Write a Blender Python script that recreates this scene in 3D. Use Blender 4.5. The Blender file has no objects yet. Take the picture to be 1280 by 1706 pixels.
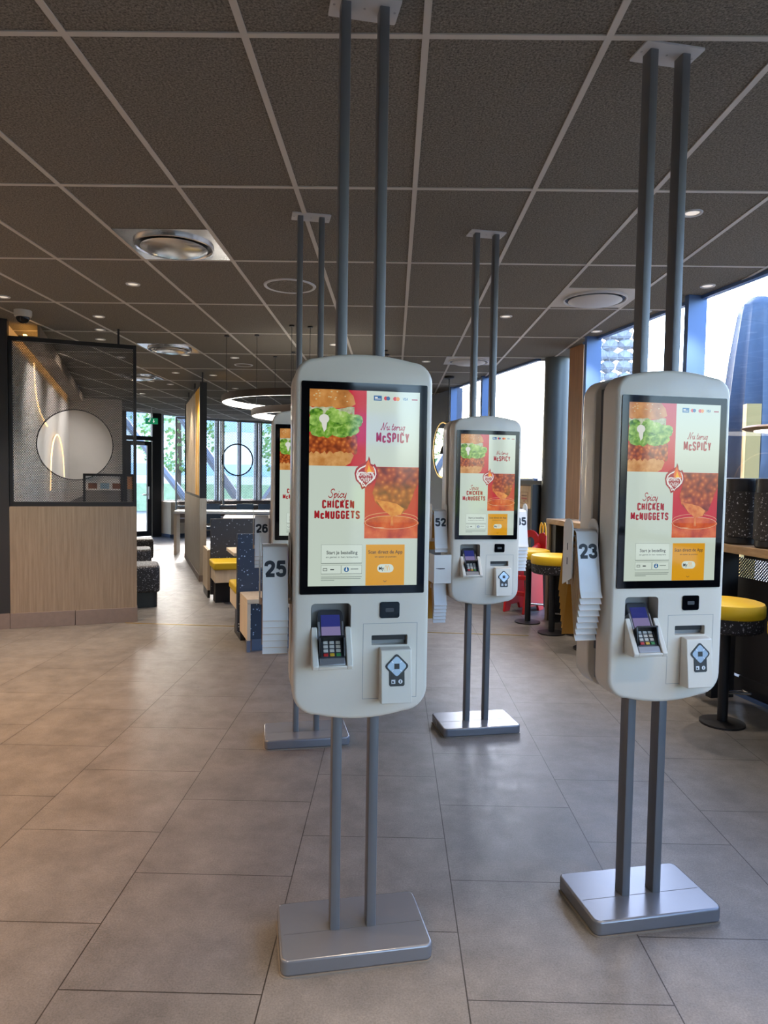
import bpy, bmesh, math, random
from mathutils import Vector, Matrix

# ------------------------------------------------------------------ scene, camera, sky, sun, exposure
C = bpy.context.scene.collection
SC = bpy.context.scene
random.seed(7)
PI = math.pi
SC.view_settings.view_transform = 'Standard'
SC.view_settings.look = 'None'
SC.view_settings.gamma = 1.0
SC.view_settings.use_curve_mapping = False
SC.view_settings.exposure = 0.0
SC.cycles.use_denoising = True
SC.cycles.max_bounces = 10
SC.cycles.diffuse_bounces = 5
SC.cycles.glossy_bounces = 5
SC.cycles.transparent_max_bounces = 24
SC.cycles.caustics_reflective = False
SC.cycles.caustics_refractive = False
SC.cycles.sample_clamp_indirect = 6.0

YAW, PITCH, ROLL = -0.01332, -0.05023, 0.01582
cam_d = bpy.data.cameras.new('camera')
cam = bpy.data.objects.new('camera', cam_d)
C.objects.link(cam)
cam_d.sensor_fit = 'VERTICAL'
cam_d.sensor_height = 36.0
cam_d.lens = 1150.0 / 1706.0 * 36.0
cam_d.clip_start = 0.05
cam_d.clip_end = 400
fw = Vector((math.sin(YAW) * math.cos(PITCH), math.cos(YAW) * math.cos(PITCH), math.sin(PITCH)))
rt = Vector((math.cos(YAW), -math.sin(YAW), 0))
up = rt.cross(fw)
r2 = rt * math.cos(ROLL) + up * math.sin(ROLL)
u2 = -rt * math.sin(ROLL) + up * math.cos(ROLL)
mw = Matrix.Identity(4)
for i in range(3):
    mw[i][0], mw[i][1], mw[i][2] = r2[i], u2[i], -fw[i]
mw[2][3] = 1.53
cam.matrix_world = mw
SC.camera = cam

SKY_STRENGTH = 1.7
SUN_STRENGTH = 5.0
SPOT_W = 95.0
world = bpy.data.worlds.new('sky')
SC.world = world
world.use_nodes = True
wn = world.node_tree
wn.nodes.clear()
wo = wn.nodes.new('ShaderNodeOutputWorld')
wb = wn.nodes.new('ShaderNodeBackground')
ws = wn.nodes.new('ShaderNodeTexSky')
ws.sky_type = 'NISHITA'
ws.sun_disc = False
ws.sun_elevation = math.radians(28)
ws.sun_rotation = math.radians(-16)
ws.air_density = 1.0
ws.dust_density = 2.0
wb.inputs[1].default_value = SKY_STRENGTH
wt = wn.nodes.new('ShaderNodeMix')
wt.data_type = 'RGBA'; wt.blend_type = 'MULTIPLY'; wt.inputs[0].default_value = 1.0
wt.inputs[7].default_value = (0.89, 0.97, 1.11, 1.0)
wn.links.new(ws.outputs[0], wt.inputs[6])
wn.links.new(wt.outputs[2], wb.inputs[0])
wn.links.new(wb.outputs[0], wo.inputs[0])

sun_d = bpy.data.lights.new('sun', 'SUN')
sun_d.energy = SUN_STRENGTH
sun_d.angle = math.radians(0.6)
sun_d.color = (1.0, 0.94, 0.84)
sun = bpy.data.objects.new('sun', sun_d)
C.objects.link(sun)
sun.rotation_euler = Vector((0.22, -0.975, -0.44)).to_track_quat('-Z', 'Y').to_euler()

def portal(name, p0, p1, z0, z1, inward):
    d = bpy.data.lights.new(name, 'AREA')
    d.shape = 'RECTANGLE'
    a, b = Vector(p0), Vector(p1)
    d.size = (b - a).length
    d.size_y = z1 - z0
    d.cycles.is_portal = True
    o = bpy.data.objects.new(name, d)
    C.objects.link(o)
    m = (a + b) / 2
    n = Vector((inward[0], inward[1], 0)).normalized()
    zz = -n
    yy = Vector((0, 0, 1))
    xx = yy.cross(zz)
    M = Matrix((xx, yy, zz)).transposed().to_4x4()
    M.translation = (m[0], m[1], (z0 + z1) / 2)
    o.matrix_world = M
    return o

WINU = Vector((-0.2113, 0.9774))            # along the glazed right-hand wall
WINN = Vector((-0.9774, -0.2113))           # into the room
WINP = Vector((2.56, 4.88))
def wpt(s, off=0.0):
    p = WINP + WINU * s + WINN * off
    return (p.x, p.y)
portal('daylight_portal', wpt(-10.0, -0.1), wpt(2.55, -0.1), 0.05, 2.95, WINN)
portal('daylight_portal', (2.4, -5.15), (4.7, -5.15), 0.05, 2.95, (0, 1))

# ------------------------------------------------------------------ materials
def lin(c):
    c = c / 255.0
    return c / 12.92 if c <= 0.04045 else ((c + 0.055) / 1.055) ** 2.4
def rgb(r, g, b):
    return (lin(r), lin(g), lin(b), 1.0)

def mat(name, col, rough=0.5, metal=0.0, noise=0.0, nscale=30.0, bump=0.0, bscale=120.0, spec=0.5, coat=0.0,
        emit=None, estr=0.0, stretch=None, nlo=None):
    m = bpy.data.materials.new(name)
    m.use_nodes = True
    nt = m.node_tree
    b = nt.nodes['Principled BSDF']
    b.inputs['Base Color'].default_value = col
    b.inputs['Roughness'].default_value = rough
    b.inputs['Metallic'].default_value = metal
    b.inputs['Specular IOR Level'].default_value = spec
    b.inputs['Coat Weight'].default_value = coat
    tc = nt.nodes.new('ShaderNodeTexCoord')
    vec = tc.outputs['Object']
    if stretch:
        mp = nt.nodes.new('ShaderNodeMapping')
        mp.inputs['Scale'].default_value = stretch
        nt.links.new(vec, mp.inputs['Vector'])
        vec = mp.outputs[0]
    if noise > 0 or nlo:
        n = nt.nodes.new('ShaderNodeTexNoise')
        n.inputs['Scale'].default_value = nscale
        n.inputs['Detail'].default_value = 6
        n.inputs['Roughness'].default_value = 0.65
        nt.links.new(vec, n.inputs['Vector'])
        r = nt.nodes.new('ShaderNodeValToRGB')
        lo = nlo or tuple(c * (1 - noise) for c in col[:3]) + (1,)
        hi = col if nlo else tuple(min(1, c * (1 + noise)) for c in col[:3]) + (1,)
        r.color_ramp.elements[0].position = 0.3
        r.color_ramp.elements[1].position = 0.7
        r.color_ramp.elements[0].color = lo
        r.color_ramp.elements[1].color = hi
        nt.links.new(n.outputs['Fac'], r.inputs[0])
        nt.links.new(r.outputs[0], b.inputs['Base Color'])
    if bump > 0:
        n2 = nt.nodes.new('ShaderNodeTexNoise')
        n2.inputs['Scale'].default_value = bscale
        n2.inputs['Detail'].default_value = 4
        nt.links.new(vec, n2.inputs['Vector'])
        bp = nt.nodes.new('ShaderNodeBump')
        bp.inputs['Strength'].default_value = bump
        bp.inputs['Distance'].default_value = 0.01
        nt.links.new(n2.outputs['Fac'], bp.inputs['Height'])
        nt.links.new(bp.outputs[0], b.inputs['Normal'])
    if emit:
        b.inputs['Emission Color'].default_value = emit
        b.inputs['Emission Strength'].default_value = estr
    return m

def speckled(name, col, fleck, scale=55.0, thr=0.17, rough=0.55):
    m = mat(name, col, rough)
    nt = m.node_tree
    b = nt.nodes['Principled BSDF']
    tc = nt.nodes.new('ShaderNodeTexCoord')
    nz = nt.nodes.new('ShaderNodeTexNoise')
    nz.inputs['Scale'].default_value = scale * 0.6
    mx = nt.nodes.new('ShaderNodeMix'); mx.data_type = 'VECTOR'
    mx.inputs['Factor'].default_value = 0.02
    nt.links.new(tc.outputs['Object'], mx.inputs[4])
    nt.links.new(nz.outputs['Color'], mx.inputs[5])
    v = nt.nodes.new('ShaderNodeTexVoronoi')
    v.inputs['Scale'].default_value = scale
    nt.links.new(mx.outputs[1], v.inputs['Vector'])
    lt = nt.nodes.new('ShaderNodeMath'); lt.operation = 'LESS_THAN'
    sep = nt.nodes.new('ShaderNodeSeparateColor')
    nt.links.new(v.outputs['Color'], sep.inputs[0])
    ml = nt.nodes.new('ShaderNodeMath'); ml.operation = 'MULTIPLY'
    ml.inputs[1].default_value = thr * 2
    nt.links.new(sep.outputs[0], ml.inputs[0])
    nt.links.new(v.outputs['Distance'], lt.inputs[0])
    nt.links.new(ml.outputs[0], lt.inputs[1])
    mc = nt.nodes.new('ShaderNodeMix'); mc.data_type = 'RGBA'
    mc.inputs[6].default_value = col
    mc.inputs[7].default_value = fleck
    nt.links.new(lt.outputs[0], mc.inputs[0])
    nt.links.new(mc.outputs[2], b.inputs['Base Color'])
    return m

def wood(name, a, b_, rough=0.5, axis='z', scale=14.0):
    st = {'z': (scale, scale, 0.7), 'x': (0.7, scale, scale), 'y': (scale, 0.7, scale)}[axis]
    return mat(name, b_, rough, nlo=a, nscale=3.0, stretch=st)

def emis(name, col, strength=1.0, rough=0.06, spec=0.5):
    return mat(name, (0.004, 0.004, 0.004, 1), rough, spec=spec, emit=col, estr=strength * 0.84)

def emis_tex(name, stops, kind='noise', scale=40.0, strength=1.0):
    m = emis(name, (1, 1, 1, 1), strength)
    nt = m.node_tree
    b = nt.nodes['Principled BSDF']
    tc = nt.nodes.new('ShaderNodeTexCoord')
    if kind == 'noise':
        t = nt.nodes.new('ShaderNodeTexNoise')
        t.inputs['Scale'].default_value = scale
        t.inputs['Detail'].default_value = 8
        out = t.outputs['Fac']
    else:
        t = nt.nodes.new('ShaderNodeTexVoronoi')
        t.feature = 'SMOOTH_F1'
        t.inputs['Scale'].default_value = scale
        out = t.outputs['Distance']
    nt.links.new(tc.outputs['Object'], t.inputs['Vector'])
    r = nt.nodes.new('ShaderNodeValToRGB')
    els = r.color_ramp.elements
    els[0].position, els[0].color = stops[0]
    els[1].position, els[1].color = stops[-1]
    for p, c in stops[1:-1]:
        e = els.new(p); e.color = c
    nt.links.new(out, r.inputs[0])
    nt.links.new(r.outputs[0], b.inputs['Emission Color'])
    return m

def glass_mat(name, tint=(1, 1, 1, 1), refl=0.06):
    m = bpy.data.materials.new(name)
    m.use_nodes = True
    nt = m.node_tree
    nt.nodes.clear()
    o = nt.nodes.new('ShaderNodeOutputMaterial')
    mx = nt.nodes.new('ShaderNodeMixShader')
    tr = nt.nodes.new('ShaderNodeBsdfTransparent')
    tr.inputs[0].default_value = tint
    gl = nt.nodes.new('ShaderNodeBsdfGlossy')
    gl.inputs['Roughness'].default_value = 0.01
    lw = nt.nodes.new('ShaderNodeLayerWeight')
    lw.inputs[0].default_value = 0.5
    pw = nt.nodes.new('ShaderNodeMath'); pw.operation = 'POWER'; pw.inputs[1].default_value = 5.0
    ma_ = nt.nodes.new('ShaderNodeMath'); ma_.operation = 'MULTIPLY_ADD'; ma_.inputs[1].default_value = 0.6; ma_.inputs[2].default_value = 0.03
    nt.links.new(lw.outputs['Facing'], pw.inputs[0])
    nt.links.new(pw.outputs[0], ma_.inputs[0])
    nt.links.new(ma_.outputs[0], mx.inputs[0])
    nt.links.new(tr.outputs[0], mx.inputs[1])
    nt.links.new(gl.outputs[0], mx.inputs[2])
    nt.links.new(mx.outputs[0], o.inputs[0])
    return m

M = {}
M['white'] = mat('kiosk_white', rgb(226, 217, 203), 0.38, noise=0.015, nscale=4, coat=0.15)
M['white2'] = mat('bracket_white', rgb(232, 230, 225), 0.4)
M['grey_shell'] = mat('recess_grey', rgb(150, 150, 150), 0.5)
M['spine'] = mat('spine_grey', rgb(92, 92, 94), 0.55)
M['steel'] = mat('painted_steel', rgb(112, 114, 118), 0.36, metal=0.35, noise=0.03, nscale=8)
M['base_top'] = mat('base_plate_paint', rgb(132, 134, 140), 0.27, metal=0.45, noise=0.03, nscale=6)
M['plate_white'] = mat('ceiling_plate_white', rgb(200, 200, 200), 0.5)
M['black_glass'] = mat('black_glass', rgb(8, 9, 12), 0.05, spec=0.28)
M['black_plastic'] = mat('black_plastic', rgb(22, 22, 25), 0.4)
M['dark_grey'] = mat('dark_grey_plastic', rgb(62, 64, 70), 0.35)
M['silver'] = mat('silver_plastic', rgb(165, 165, 168), 0.3, metal=0.6)
M['chrome'] = mat('chrome', rgb(215, 215, 215), 0.12, metal=1.0)
M['gasket'] = mat('clear_gasket', rgb(132, 124, 114), 0.4)
M['key'] = mat('keys', rgb(205, 200, 190), 0.45)
M['key_red'] = mat('key_red', rgb(190, 40, 40), 0.4)
M['key_yellow'] = mat('key_yellow', rgb(215, 170, 50), 0.4)
M['key_green'] = mat('key_green', rgb(60, 140, 80), 0.4)
M['tscreen'] = emis('terminal_screen', rgb(60, 70, 160), 0.55)
M['tscreen2'] = emis('terminal_screen_pale', rgb(150, 140, 190), 0.7)
M['ink'] = mat('ink_navy', rgb(26, 30, 44), 0.5)
M['card_white'] = mat('card_white', rgb(236, 234, 234), 0.25, coat=0.3)
M['card_ochre'] = mat('card_ochre', rgb(205, 155, 62), 0.5)
M['sticker_white'] = mat('sticker_white', rgb(225, 228, 232), 0.4)
M['diamond'] = mat('diamond_silver', rgb(150, 165, 185), 0.3, metal=0.5)
M['tee'] = mat('ceiling_tee', rgb(196, 190, 180), 0.5)
M['chrome_dome'] = mat('diffuser_metal', rgb(205, 203, 200), 0.22, metal=0.9)
M['black_metal'] = mat('black_metal', rgb(30, 30, 33), 0.5, metal=0.2)
M['mesh_black'] = mat('mesh_black', rgb(34, 34, 38), 0.5)
M['oak'] = wood('oak_panel', rgb(122, 106, 88), rgb(150, 133, 113), 0.5, 'z', 16)
M['oak_x'] = wood('oak_top', rgb(150, 122, 92), rgb(186, 158, 124), 0.45, 'y', 12)
M['greige'] = wood('greige_laminate', rgb(150, 138, 122), rgb(178, 168, 152), 0.5, 'z', 6)
M['skirt'] = mat('skirting_tile', rgb(122, 108, 100), 0.5, noise=0.08, nscale=20)
M['wall_white'] = mat('wall_white', rgb(214, 210, 206), 0.7, noise=0.02, nscale=3)
M['wall_cream'] = mat('wall_cream', rgb(226, 216, 198), 0.7, noise=0.02, nscale=3)
M['wall_dark'] = mat('wall_slate', rgb(92, 102, 122), 0.6, noise=0.05, nscale=5)
M['wall_brown'] = mat('wall_brown', rgb(72, 58, 50), 0.6, noise=0.1, nscale=8)
M['wall_black'] = mat('wall_black', rgb(34, 34, 37), 0.6, noise=0.05, nscale=5)
M['led_warm'] = mat('led_warm', (1, 1, 1, 1), 0.5, emit=(1.0, 0.5, 0.13, 1), estr=9.0)
M['neon'] = mat('neon_tube', (1, 1, 1, 1), 0.5, emit=(1.0, 0.55, 0.16, 1), estr=2.0)
M['ring_led'] = mat('ring_led', (1, 1, 1, 1), 0.5, emit=(1.0, 0.93, 0.84, 1), estr=5.0)
M['lamp_lens'] = mat('lamp_lens', (0.8, 0.8, 0.8, 1), 0.3, emit=(1.0, 0.85, 0.65, 1), estr=0.6)
M['ring_body'] = mat('ring_body', rgb(58, 48, 40), 0.5)
M['glass'] = glass_mat('window_glass')
M['mirror'] = mat('mirror', rgb(200, 205, 210), 0.02, metal=1.0)
M['gold'] = mat('gold_rim', rgb(190, 160, 90), 0.3, metal=0.8)
M['mullion'] = mat('mullion_blue', rgb(84, 112, 158), 0.4, metal=0.2)  # blue window posts and rails
M['mullion_light'] = mat('mullion_light', rgb(196, 200, 204), 0.4)
M['column'] = mat('column_paint', rgb(78, 82, 82), 0.42, metal=0.1)
M['cladding'] = wood('column_cladding', rgb(150, 104, 66), rgb(178, 128, 84), 0.5, 'z', 10)
M['yellow'] = mat('seat_yellow', rgb(226, 184, 22), 0.5, noise=0.04, nscale=10)
M['olive'] = mat('booth_yellow', rgb(200, 168, 30), 0.55)
M['speck_black'] = speckled('speckled_black', rgb(40, 38, 40), rgb(190, 190, 195), 70)
M['speck_navy'] = speckled('speckled_navy', rgb(44, 56, 76), rgb(170, 190, 215), 38, 0.14)
M['speck_dark'] = speckled('speckled_charcoal', rgb(46, 46, 52), rgb(150, 155, 165), 34, 0.13)
M['red'] = mat('red_plastic', rgb(200, 28, 34), 0.35)
M['logo_yellow'] = mat('logo_yellow', rgb(250, 190, 30), 0.4)
M['white_top'] = mat('white_table_top', rgb(226, 222, 216), 0.35)
M['taupe'] = mat('taupe_upholstery', rgb(140, 124, 112), 0.6, noise=0.05, nscale=20)
M['pale_wood'] = wood('pale_wood', rgb(204, 184, 156), rgb(222, 204, 178), 0.5, 'z', 8)
M['chair_blue'] = mat('chair_slate_blue', rgb(76, 96, 118), 0.5)
M['exit_green'] = mat('exit_green', rgb(20, 150, 100), 0.4, emit=rgb(20, 150, 100), estr=0.5)
M['exit_white'] = mat('exit_white', rgb(240, 250, 245), 0.4, emit=(0.9, 1, 0.95, 1), estr=0.7)
M['paper'] = mat('poster_paper', rgb(222, 220, 214), 0.5)
M['paper_orange'] = mat('poster_orange', rgb(205, 140, 90), 0.5, noise=0.3, nscale=14)
M['paper_blue'] = mat('poster_blue', rgb(150, 185, 205), 0.5)
M['paper_grey'] = mat('poster_grey', rgb(120, 116, 112), 0.5, noise=0.15, nscale=12)
M['print_brown'] = mat('print_brown', rgb(120, 70, 40), 0.5)
M['print_red'] = mat('print_red', rgb(170, 60, 40), 0.5)
M['board_wood'] = wood('board_wood', rgb(196, 160, 118), rgb(214, 180, 138), 0.5, 'z', 10)
M['fabric_blue'] = mat('parasol_fabric', rgb(78, 92, 112), 0.7, noise=0.1, nscale=12)
M['tan_post'] = mat('tan_post', rgb(190, 160, 96), 0.6)
M['gabion'] = mat('gabion_stone', rgb(178, 178, 182), 0.85, noise=0.3, nscale=5, bump=0.4, bscale=20)
M['wire'] = mat('gabion_wire', rgb(150, 150, 152), 0.4, metal=0.6)
M['paving'] = mat('paving', rgb(128, 124, 118), 0.8, noise=0.12, nscale=3)
M['leaf'] = mat('leaf_green', rgb(124, 156, 92), 0.6, noise=0.35, nscale=6)
M['pale_green'] = mat('pale_green', rgb(172, 190, 150), 0.7, noise=0.2, nscale=4)
M['bark'] = mat('bark', rgb(96, 78, 62), 0.8)
M['steel_ext'] = mat('strut_steel', rgb(120, 124, 132), 0.4, metal=0.3)
M['ext_wall'] = mat('ext_wall', rgb(226, 228, 230), 0.7)
M['ext_dark'] = mat('ext_dark', rgb(90, 98, 108), 0.5)
M['ext_blue'] = mat('ext_blue', rgb(40, 84, 170), 0.5)
M['canopy_blue'] = mat('canopy_blue', rgb(176, 200, 226), 0.5)
M['ext_orange'] = mat('ext_orange', rgb(214, 120, 80), 0.5)
M['cam_white'] = mat('camera_white', rgb(190, 186, 176), 0.4)

def floor_mat():
    m = mat('floor_tile', rgb(130, 118, 108), 0.36, spec=0.28)
    nt = m.node_tree
    b = nt.nodes['Principled BSDF']
    tc = nt.nodes.new('ShaderNodeTexCoord')
    sp = nt.nodes.new('ShaderNodeSeparateXYZ')
    nt.links.new(tc.outputs['Object'], sp.inputs[0])
    cb = nt.nodes.new('ShaderNodeCombineXYZ')
    ax = nt.nodes.new('ShaderNodeMath'); ax.inputs[1].default_value = 0.6055 * 20 - 1.957 - 0.30275
    ay = nt.nodes.new('ShaderNodeMath'); ay.inputs[1].default_value = 0.606 * 20 + 0.97
    nt.links.new(sp.outputs[1], ax.inputs[0]); nt.links.new(sp.outputs[0], ay.inputs[0])
    nt.links.new(ax.outputs[0], cb.inputs[0]); nt.links.new(ay.outputs[0], cb.inputs[1])
    br = nt.nodes.new('ShaderNodeTexBrick')
    br.offset = 0.5
    br.inputs['Scale'].default_value = 1.0
    br.inputs['Brick Width'].default_value = 0.6055
    br.inputs['Row Height'].default_value = 0.606
    br.inputs['Mortar Size'].default_value = 0.0022
    br.inputs['Mortar Smooth'].default_value = 0.1
    br.inputs['Bias'].default_value = 0.0
    br.inputs['Color1'].default_value = (0.96, 0.96, 0.96, 1)
    br.inputs['Color2'].default_value = (1.04, 1.04, 1.04, 1)
    br.inputs['Mortar'].default_value = (0.22, 0.2, 0.19, 1)
    nt.links.new(cb.outputs[0], br.inputs['Vector'])
    def nz(scale, lo, hi, p0, p1):
        n = nt.nodes.new('ShaderNodeTexNoise')
        n.inputs['Scale'].default_value = scale
        n.inputs['Detail'].default_value = 8
        n.inputs['Roughness'].default_value = 0.7
        nt.links.new(tc.outputs['Object'], n.inputs['Vector'])
        r = nt.nodes.new('ShaderNodeValToRGB')
        r.color_ramp.elements[0].position = p0; r.color_ramp.elements[0].color = lo
        r.color_ramp.elements[1].position = p1; r.color_ramp.elements[1].color = hi
        nt.links.new(n.outputs['Fac'], r.inputs[0])
        return r.outputs[0]
    base = nz(5.0, rgb(103, 100, 97), rgb(131, 127, 123), 0.3, 0.7)
    grit = nz(160.0, (0.72, 0.72, 0.72, 1), (1.12, 1.12, 1.12, 1), 0.3, 0.62)
    m1 = nt.nodes.new('ShaderNodeMix'); m1.data_type = 'RGBA'; m1.blend_type = 'MULTIPLY'; m1.inputs[0].default_value = 1.0
    m2 = nt.nodes.new('ShaderNodeMix'); m2.data_type = 'RGBA'; m2.blend_type = 'MULTIPLY'; m2.inputs[0].default_value = 1.0
    nt.links.new(base, m1.inputs[6]); nt.links.new(grit, m1.inputs[7])
    nt.links.new(m1.outputs[2], m2.inputs[6]); nt.links.new(br.outputs['Color'], m2.inputs[7])
    nt.links.new(m2.outputs[2], b.inputs['Base Color'])
    rr = nz(9.0, (0.30, 0.30, 0.30, 1), (0.46, 0.46, 0.46, 1), 0.3, 0.7)
    nt.links.new(rr, b.inputs['Roughness'])
    bp = nt.nodes.new('ShaderNodeBump')
    bp.inputs['Strength'].default_value = 0.25
    bp.inputs['Distance'].default_value = 0.002
    nt.links.new(grit, bp.inputs['Height'])
    nt.links.new(bp.outputs[0], b.inputs['Normal'])
    return m
M['floor'] = floor_mat()
M['tile'] = mat('acoustic_tile', rgb(154, 148, 136), 0.95, nlo=rgb(70, 67, 61), nscale=120, bump=0.5, bscale=160, spec=0.2)

# ------------------------------------------------------------------ mesh builder
class MB:
    def __init__(s):
        s.bm = bmesh.new()
    def face(s, pts, m=0):
        vs = [s.bm.verts.new(p) for p in pts]
        try:
            f = s.bm.faces.new(vs); f.material_index = m
            return f
        except ValueError:
            return None
    def hexa(s, p, m=0):
        """eight corners: bottom four ccw then top four ccw"""
        v = [s.bm.verts.new(q) for q in p]
        for idx in ((3, 2, 1, 0), (4, 5, 6, 7), (0, 1, 5, 4), (1, 2, 6, 5), (2, 3, 7, 6), (3, 0, 4, 7)):
            f = s.bm.faces.new([v[i] for i in idx]); f.material_index = m
        return s
    def box(s, x0, x1, y0, y1, z0, z1, m=0):
        return s.hexa([(x0, y0, z0), (x1, y0, z0), (x1, y1, z0), (x0, y1, z0),
                       (x0, y0, z1), (x1, y0, z1), (x1, y1, z1), (x0, y1, z1)], m)
    def wallbox(s, a, b, z0, z1, t, m=0):
        """upright slab from a to b (2-D), thickness t to the left of a->b"""
        a, b = Vector(a), Vector(b)
        d = (b - a).normalized(); n = Vector((-d.y, d.x)) * t
        q = [a, b, b + n, a + n]
        if t < 0: q = [a + n, b + n, b, a]
        return s.hexa([(p.x, p.y, z0) for p in q] + [(p.x, p.y, z1) for p in q], m)
    def prism(s, pts, z0, z1, m=0, axis='z', mtop=None):
        """outline extruded; axis z: pts=(x,y); axis y: pts=(x,z) extruded in y; axis x: pts=(y,z)"""
        def P(p, h):
            return {'z': (p[0], p[1], h), 'y': (p[0], h, p[1]), 'x': (h, p[0], p[1])}[axis]
        a = [s.bm.verts.new(P(p, z0)) for p in pts]
        b = [s.bm.verts.new(P(p, z1)) for p in pts]
        n = len(pts)
        fs = [s.bm.faces.new(a), s.bm.faces.new(b)]
        fs[0].material_index = m
        fs[1].material_index = m if mtop is None else mtop
        for i in range(n):
            f = s.bm.faces.new((a[i], a[(i + 1) % n], b[(i + 1) % n], b[i])); f.material_index = m
        return s
    def lathe(s, prof, c=(0, 0, 0), n=32, m=0, mats=None):
        rings = []
        for r, z in prof:
            if r < 1e-6:
                rings.append([s.bm.verts.new((c[0], c[1], c[2] + z))])
            else:
                rings.append([s.bm.verts.new((c[0] + r * math.cos(2 * PI * i / n), c[1] + r * math.sin(2 * PI * i / n), c[2] + z)) for i in range(n)])
        for k in range(len(rings) - 1):
            A, B = rings[k], rings[k + 1]
            mi = mats[k] if mats else m
            for i in range(n):
                j = (i + 1) % n
                if len(A) == 1 and len(B) == 1: continue
                if len(A) == 1: f = s.bm.faces.new((A[0], B[j], B[i]))
                elif len(B) == 1: f = s.bm.faces.new((A[i], A[j], B[0]))
                else: f = s.bm.faces.new((A[i], A[j], B[j], B[i]))
                f.material_index = mi
        return s
    def tube(s, pts, r, n=8, m=0, closed=False):
        pts = [Vector(p) for p in pts]
        N = len(pts)
        rings = []
        for i, p in enumerate(pts):
            if closed:
                t = (pts[(i + 1) % N] - pts[i - 1]).normalized()
            else:
                t = (pts[min(i + 1, N - 1)] - pts[max(i - 1, 0)]).normalized()
            ref = Vector((0, 0, 1)) if abs(t.z) < 0.9 else Vector((1, 0, 0))
            a = t.cross(ref).normalized(); b = t.cross(a)
            rings.append([s.bm.verts.new(p + a * r * math.cos(2 * PI * k / n) + b * r * math.sin(2 * PI * k / n)) for k in range(n)])
        for i in range(N if closed else N - 1):
            A, B = rings[i], rings[(i + 1) % N]
            for k in range(n):
                f = s.bm.faces.new((A[k], A[(k + 1) % n], B[(k + 1) % n], B[k])); f.material_index = m
        if not closed:
            for R in (rings[0], rings[-1]):
                f = s.bm.faces.new(R); f.material_index = m
        return s
    def xform(s, mtx):
        bmesh.ops.transform(s.bm, matrix=mtx, verts=s.bm.verts)
        return s
    def build(s, name, mats, parent=None, bevel=0.0, seg=2, smooth=35, loc=None, rotz=None, fix=True):
        if fix:
            bmesh.ops.recalc_face_normals(s.bm, faces=s.bm.faces)
        me = bpy.data.meshes.new(name)
        s.bm.to_mesh(me); s.bm.free()
        for m in (mats if isinstance(mats, (list, tuple)) else [mats]):
            me.materials.append(M[m] if isinstance(m, str) else m)
        if smooth:
            me.shade_smooth()
            me.set_sharp_from_angle(angle=math.radians(smooth))
        o = bpy.data.objects.new(name, me)
        C.objects.link(o)
        if parent: o.parent = parent
        if loc: o.location = loc
        if rotz: o.rotation_euler[2] = rotz
        if bevel > 0:
            b = o.modifiers.new('bevel', 'BEVEL')
            b.width = bevel; b.segments = seg; b.limit_method = 'ANGLE'; b.angle_limit = math.radians(40)
            b.harden_normals = False
        return o

def thing(name, label, cat, loc=(0, 0, 0), rotz=0.0, group=None):
    o = bpy.data.objects.new(name, None)
    C.objects.link(o)
    o.empty_display_size = 0.1
    o.location = loc
    o.rotation_euler = (0, 0, rotz)
    o['label'] = label; o['category'] = cat
    if group: o['group'] = group
    return o
def tag(o, label, cat, group=None):
    o['label'] = label; o['category'] = cat
    if group: o['group'] = group
    return o
def struct(o):
    o['kind'] = 'structure'
    return o
def copy_tree(root, loc, rotz=None, label=None):
    kids = {}
    for o in list(C.objects):
        if o.parent: kids.setdefault(o.parent.name, []).append(o)
    def rec(o, par):
        c = o.copy(); C.objects.link(c)
        if par: c.parent = par
        for ch in kids.get(o.name, []): rec(ch, c)
        return c
    r = rec(root, None)
    r.location = loc
    if rotz is not None: r.rotation_euler = (0, 0, rotz)
    if label: r['label'] = label
    return r

def rrect(w, h, r, n=5, cx=0, cy=0):
    pts = []
    for sx, sy, a0 in ((1, 1, 0), (-1, 1, 90), (-1, -1, 180), (1, -1, 270)):
        for k in range(n + 1):
            a = math.radians(a0 + 90 * k / n)
            pts.append((cx + sx * (w / 2 - r) + r * math.cos(a), cy + sy * (h / 2 - r) + r * math.sin(a)))
    return pts

_tc = {}
def text2d(s, bold=0.0, shear=0.0, space=1.0):
    key = (s, bold, shear, space)
    if key in _tc: return _tc[key]
    cu = bpy.data.curves.new('txt', 'FONT')
    cu.body = s; cu.size = 1.0; cu.offset = bold; cu.shear = shear; cu.space_character = space
    cu.resolution_u = 3
    o = bpy.data.objects.new('txt', cu)
    C.objects.link(o)
    bpy.context.view_layer.update()
    me = o.to_mesh()
    vs = [(v.co.x, v.co.y) for v in me.vertices]
    fs = [tuple(p.vertices) for p in me.polygons]
    o.to_mesh_clear()
    bpy.data.objects.remove(o); bpy.data.curves.remove(cu)
    x0 = min(v[0] for v in vs); x1 = max(v[0] for v in vs); y0 = min(v[1] for v in vs); y1 = max(v[1] for v in vs)
    vs = [((x - x0) / (x1 - x0), (y - y0) / (y1 - y0)) for x, y in vs]
    _tc[key] = (vs, fs)
    return _tc[key]
def put_text(mb, s, x0, x1, z0, z1, y, m, bold=0.0, shear=0.0, space=1.0, fn=None):
    vs, fs = text2d(s, bold, shear, space)
    fn = fn or (lambda a, b: (a, y, b))
    bv = [mb.bm.verts.new(fn(x0 + a * (x1 - x0), z0 + b * (z1 - z0))) for a, b in vs]
    for f in fs:
        try:
            q = mb.bm.faces.new([bv[i] for i in f]); q.material_index = m
        except ValueError:
            pass
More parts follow.
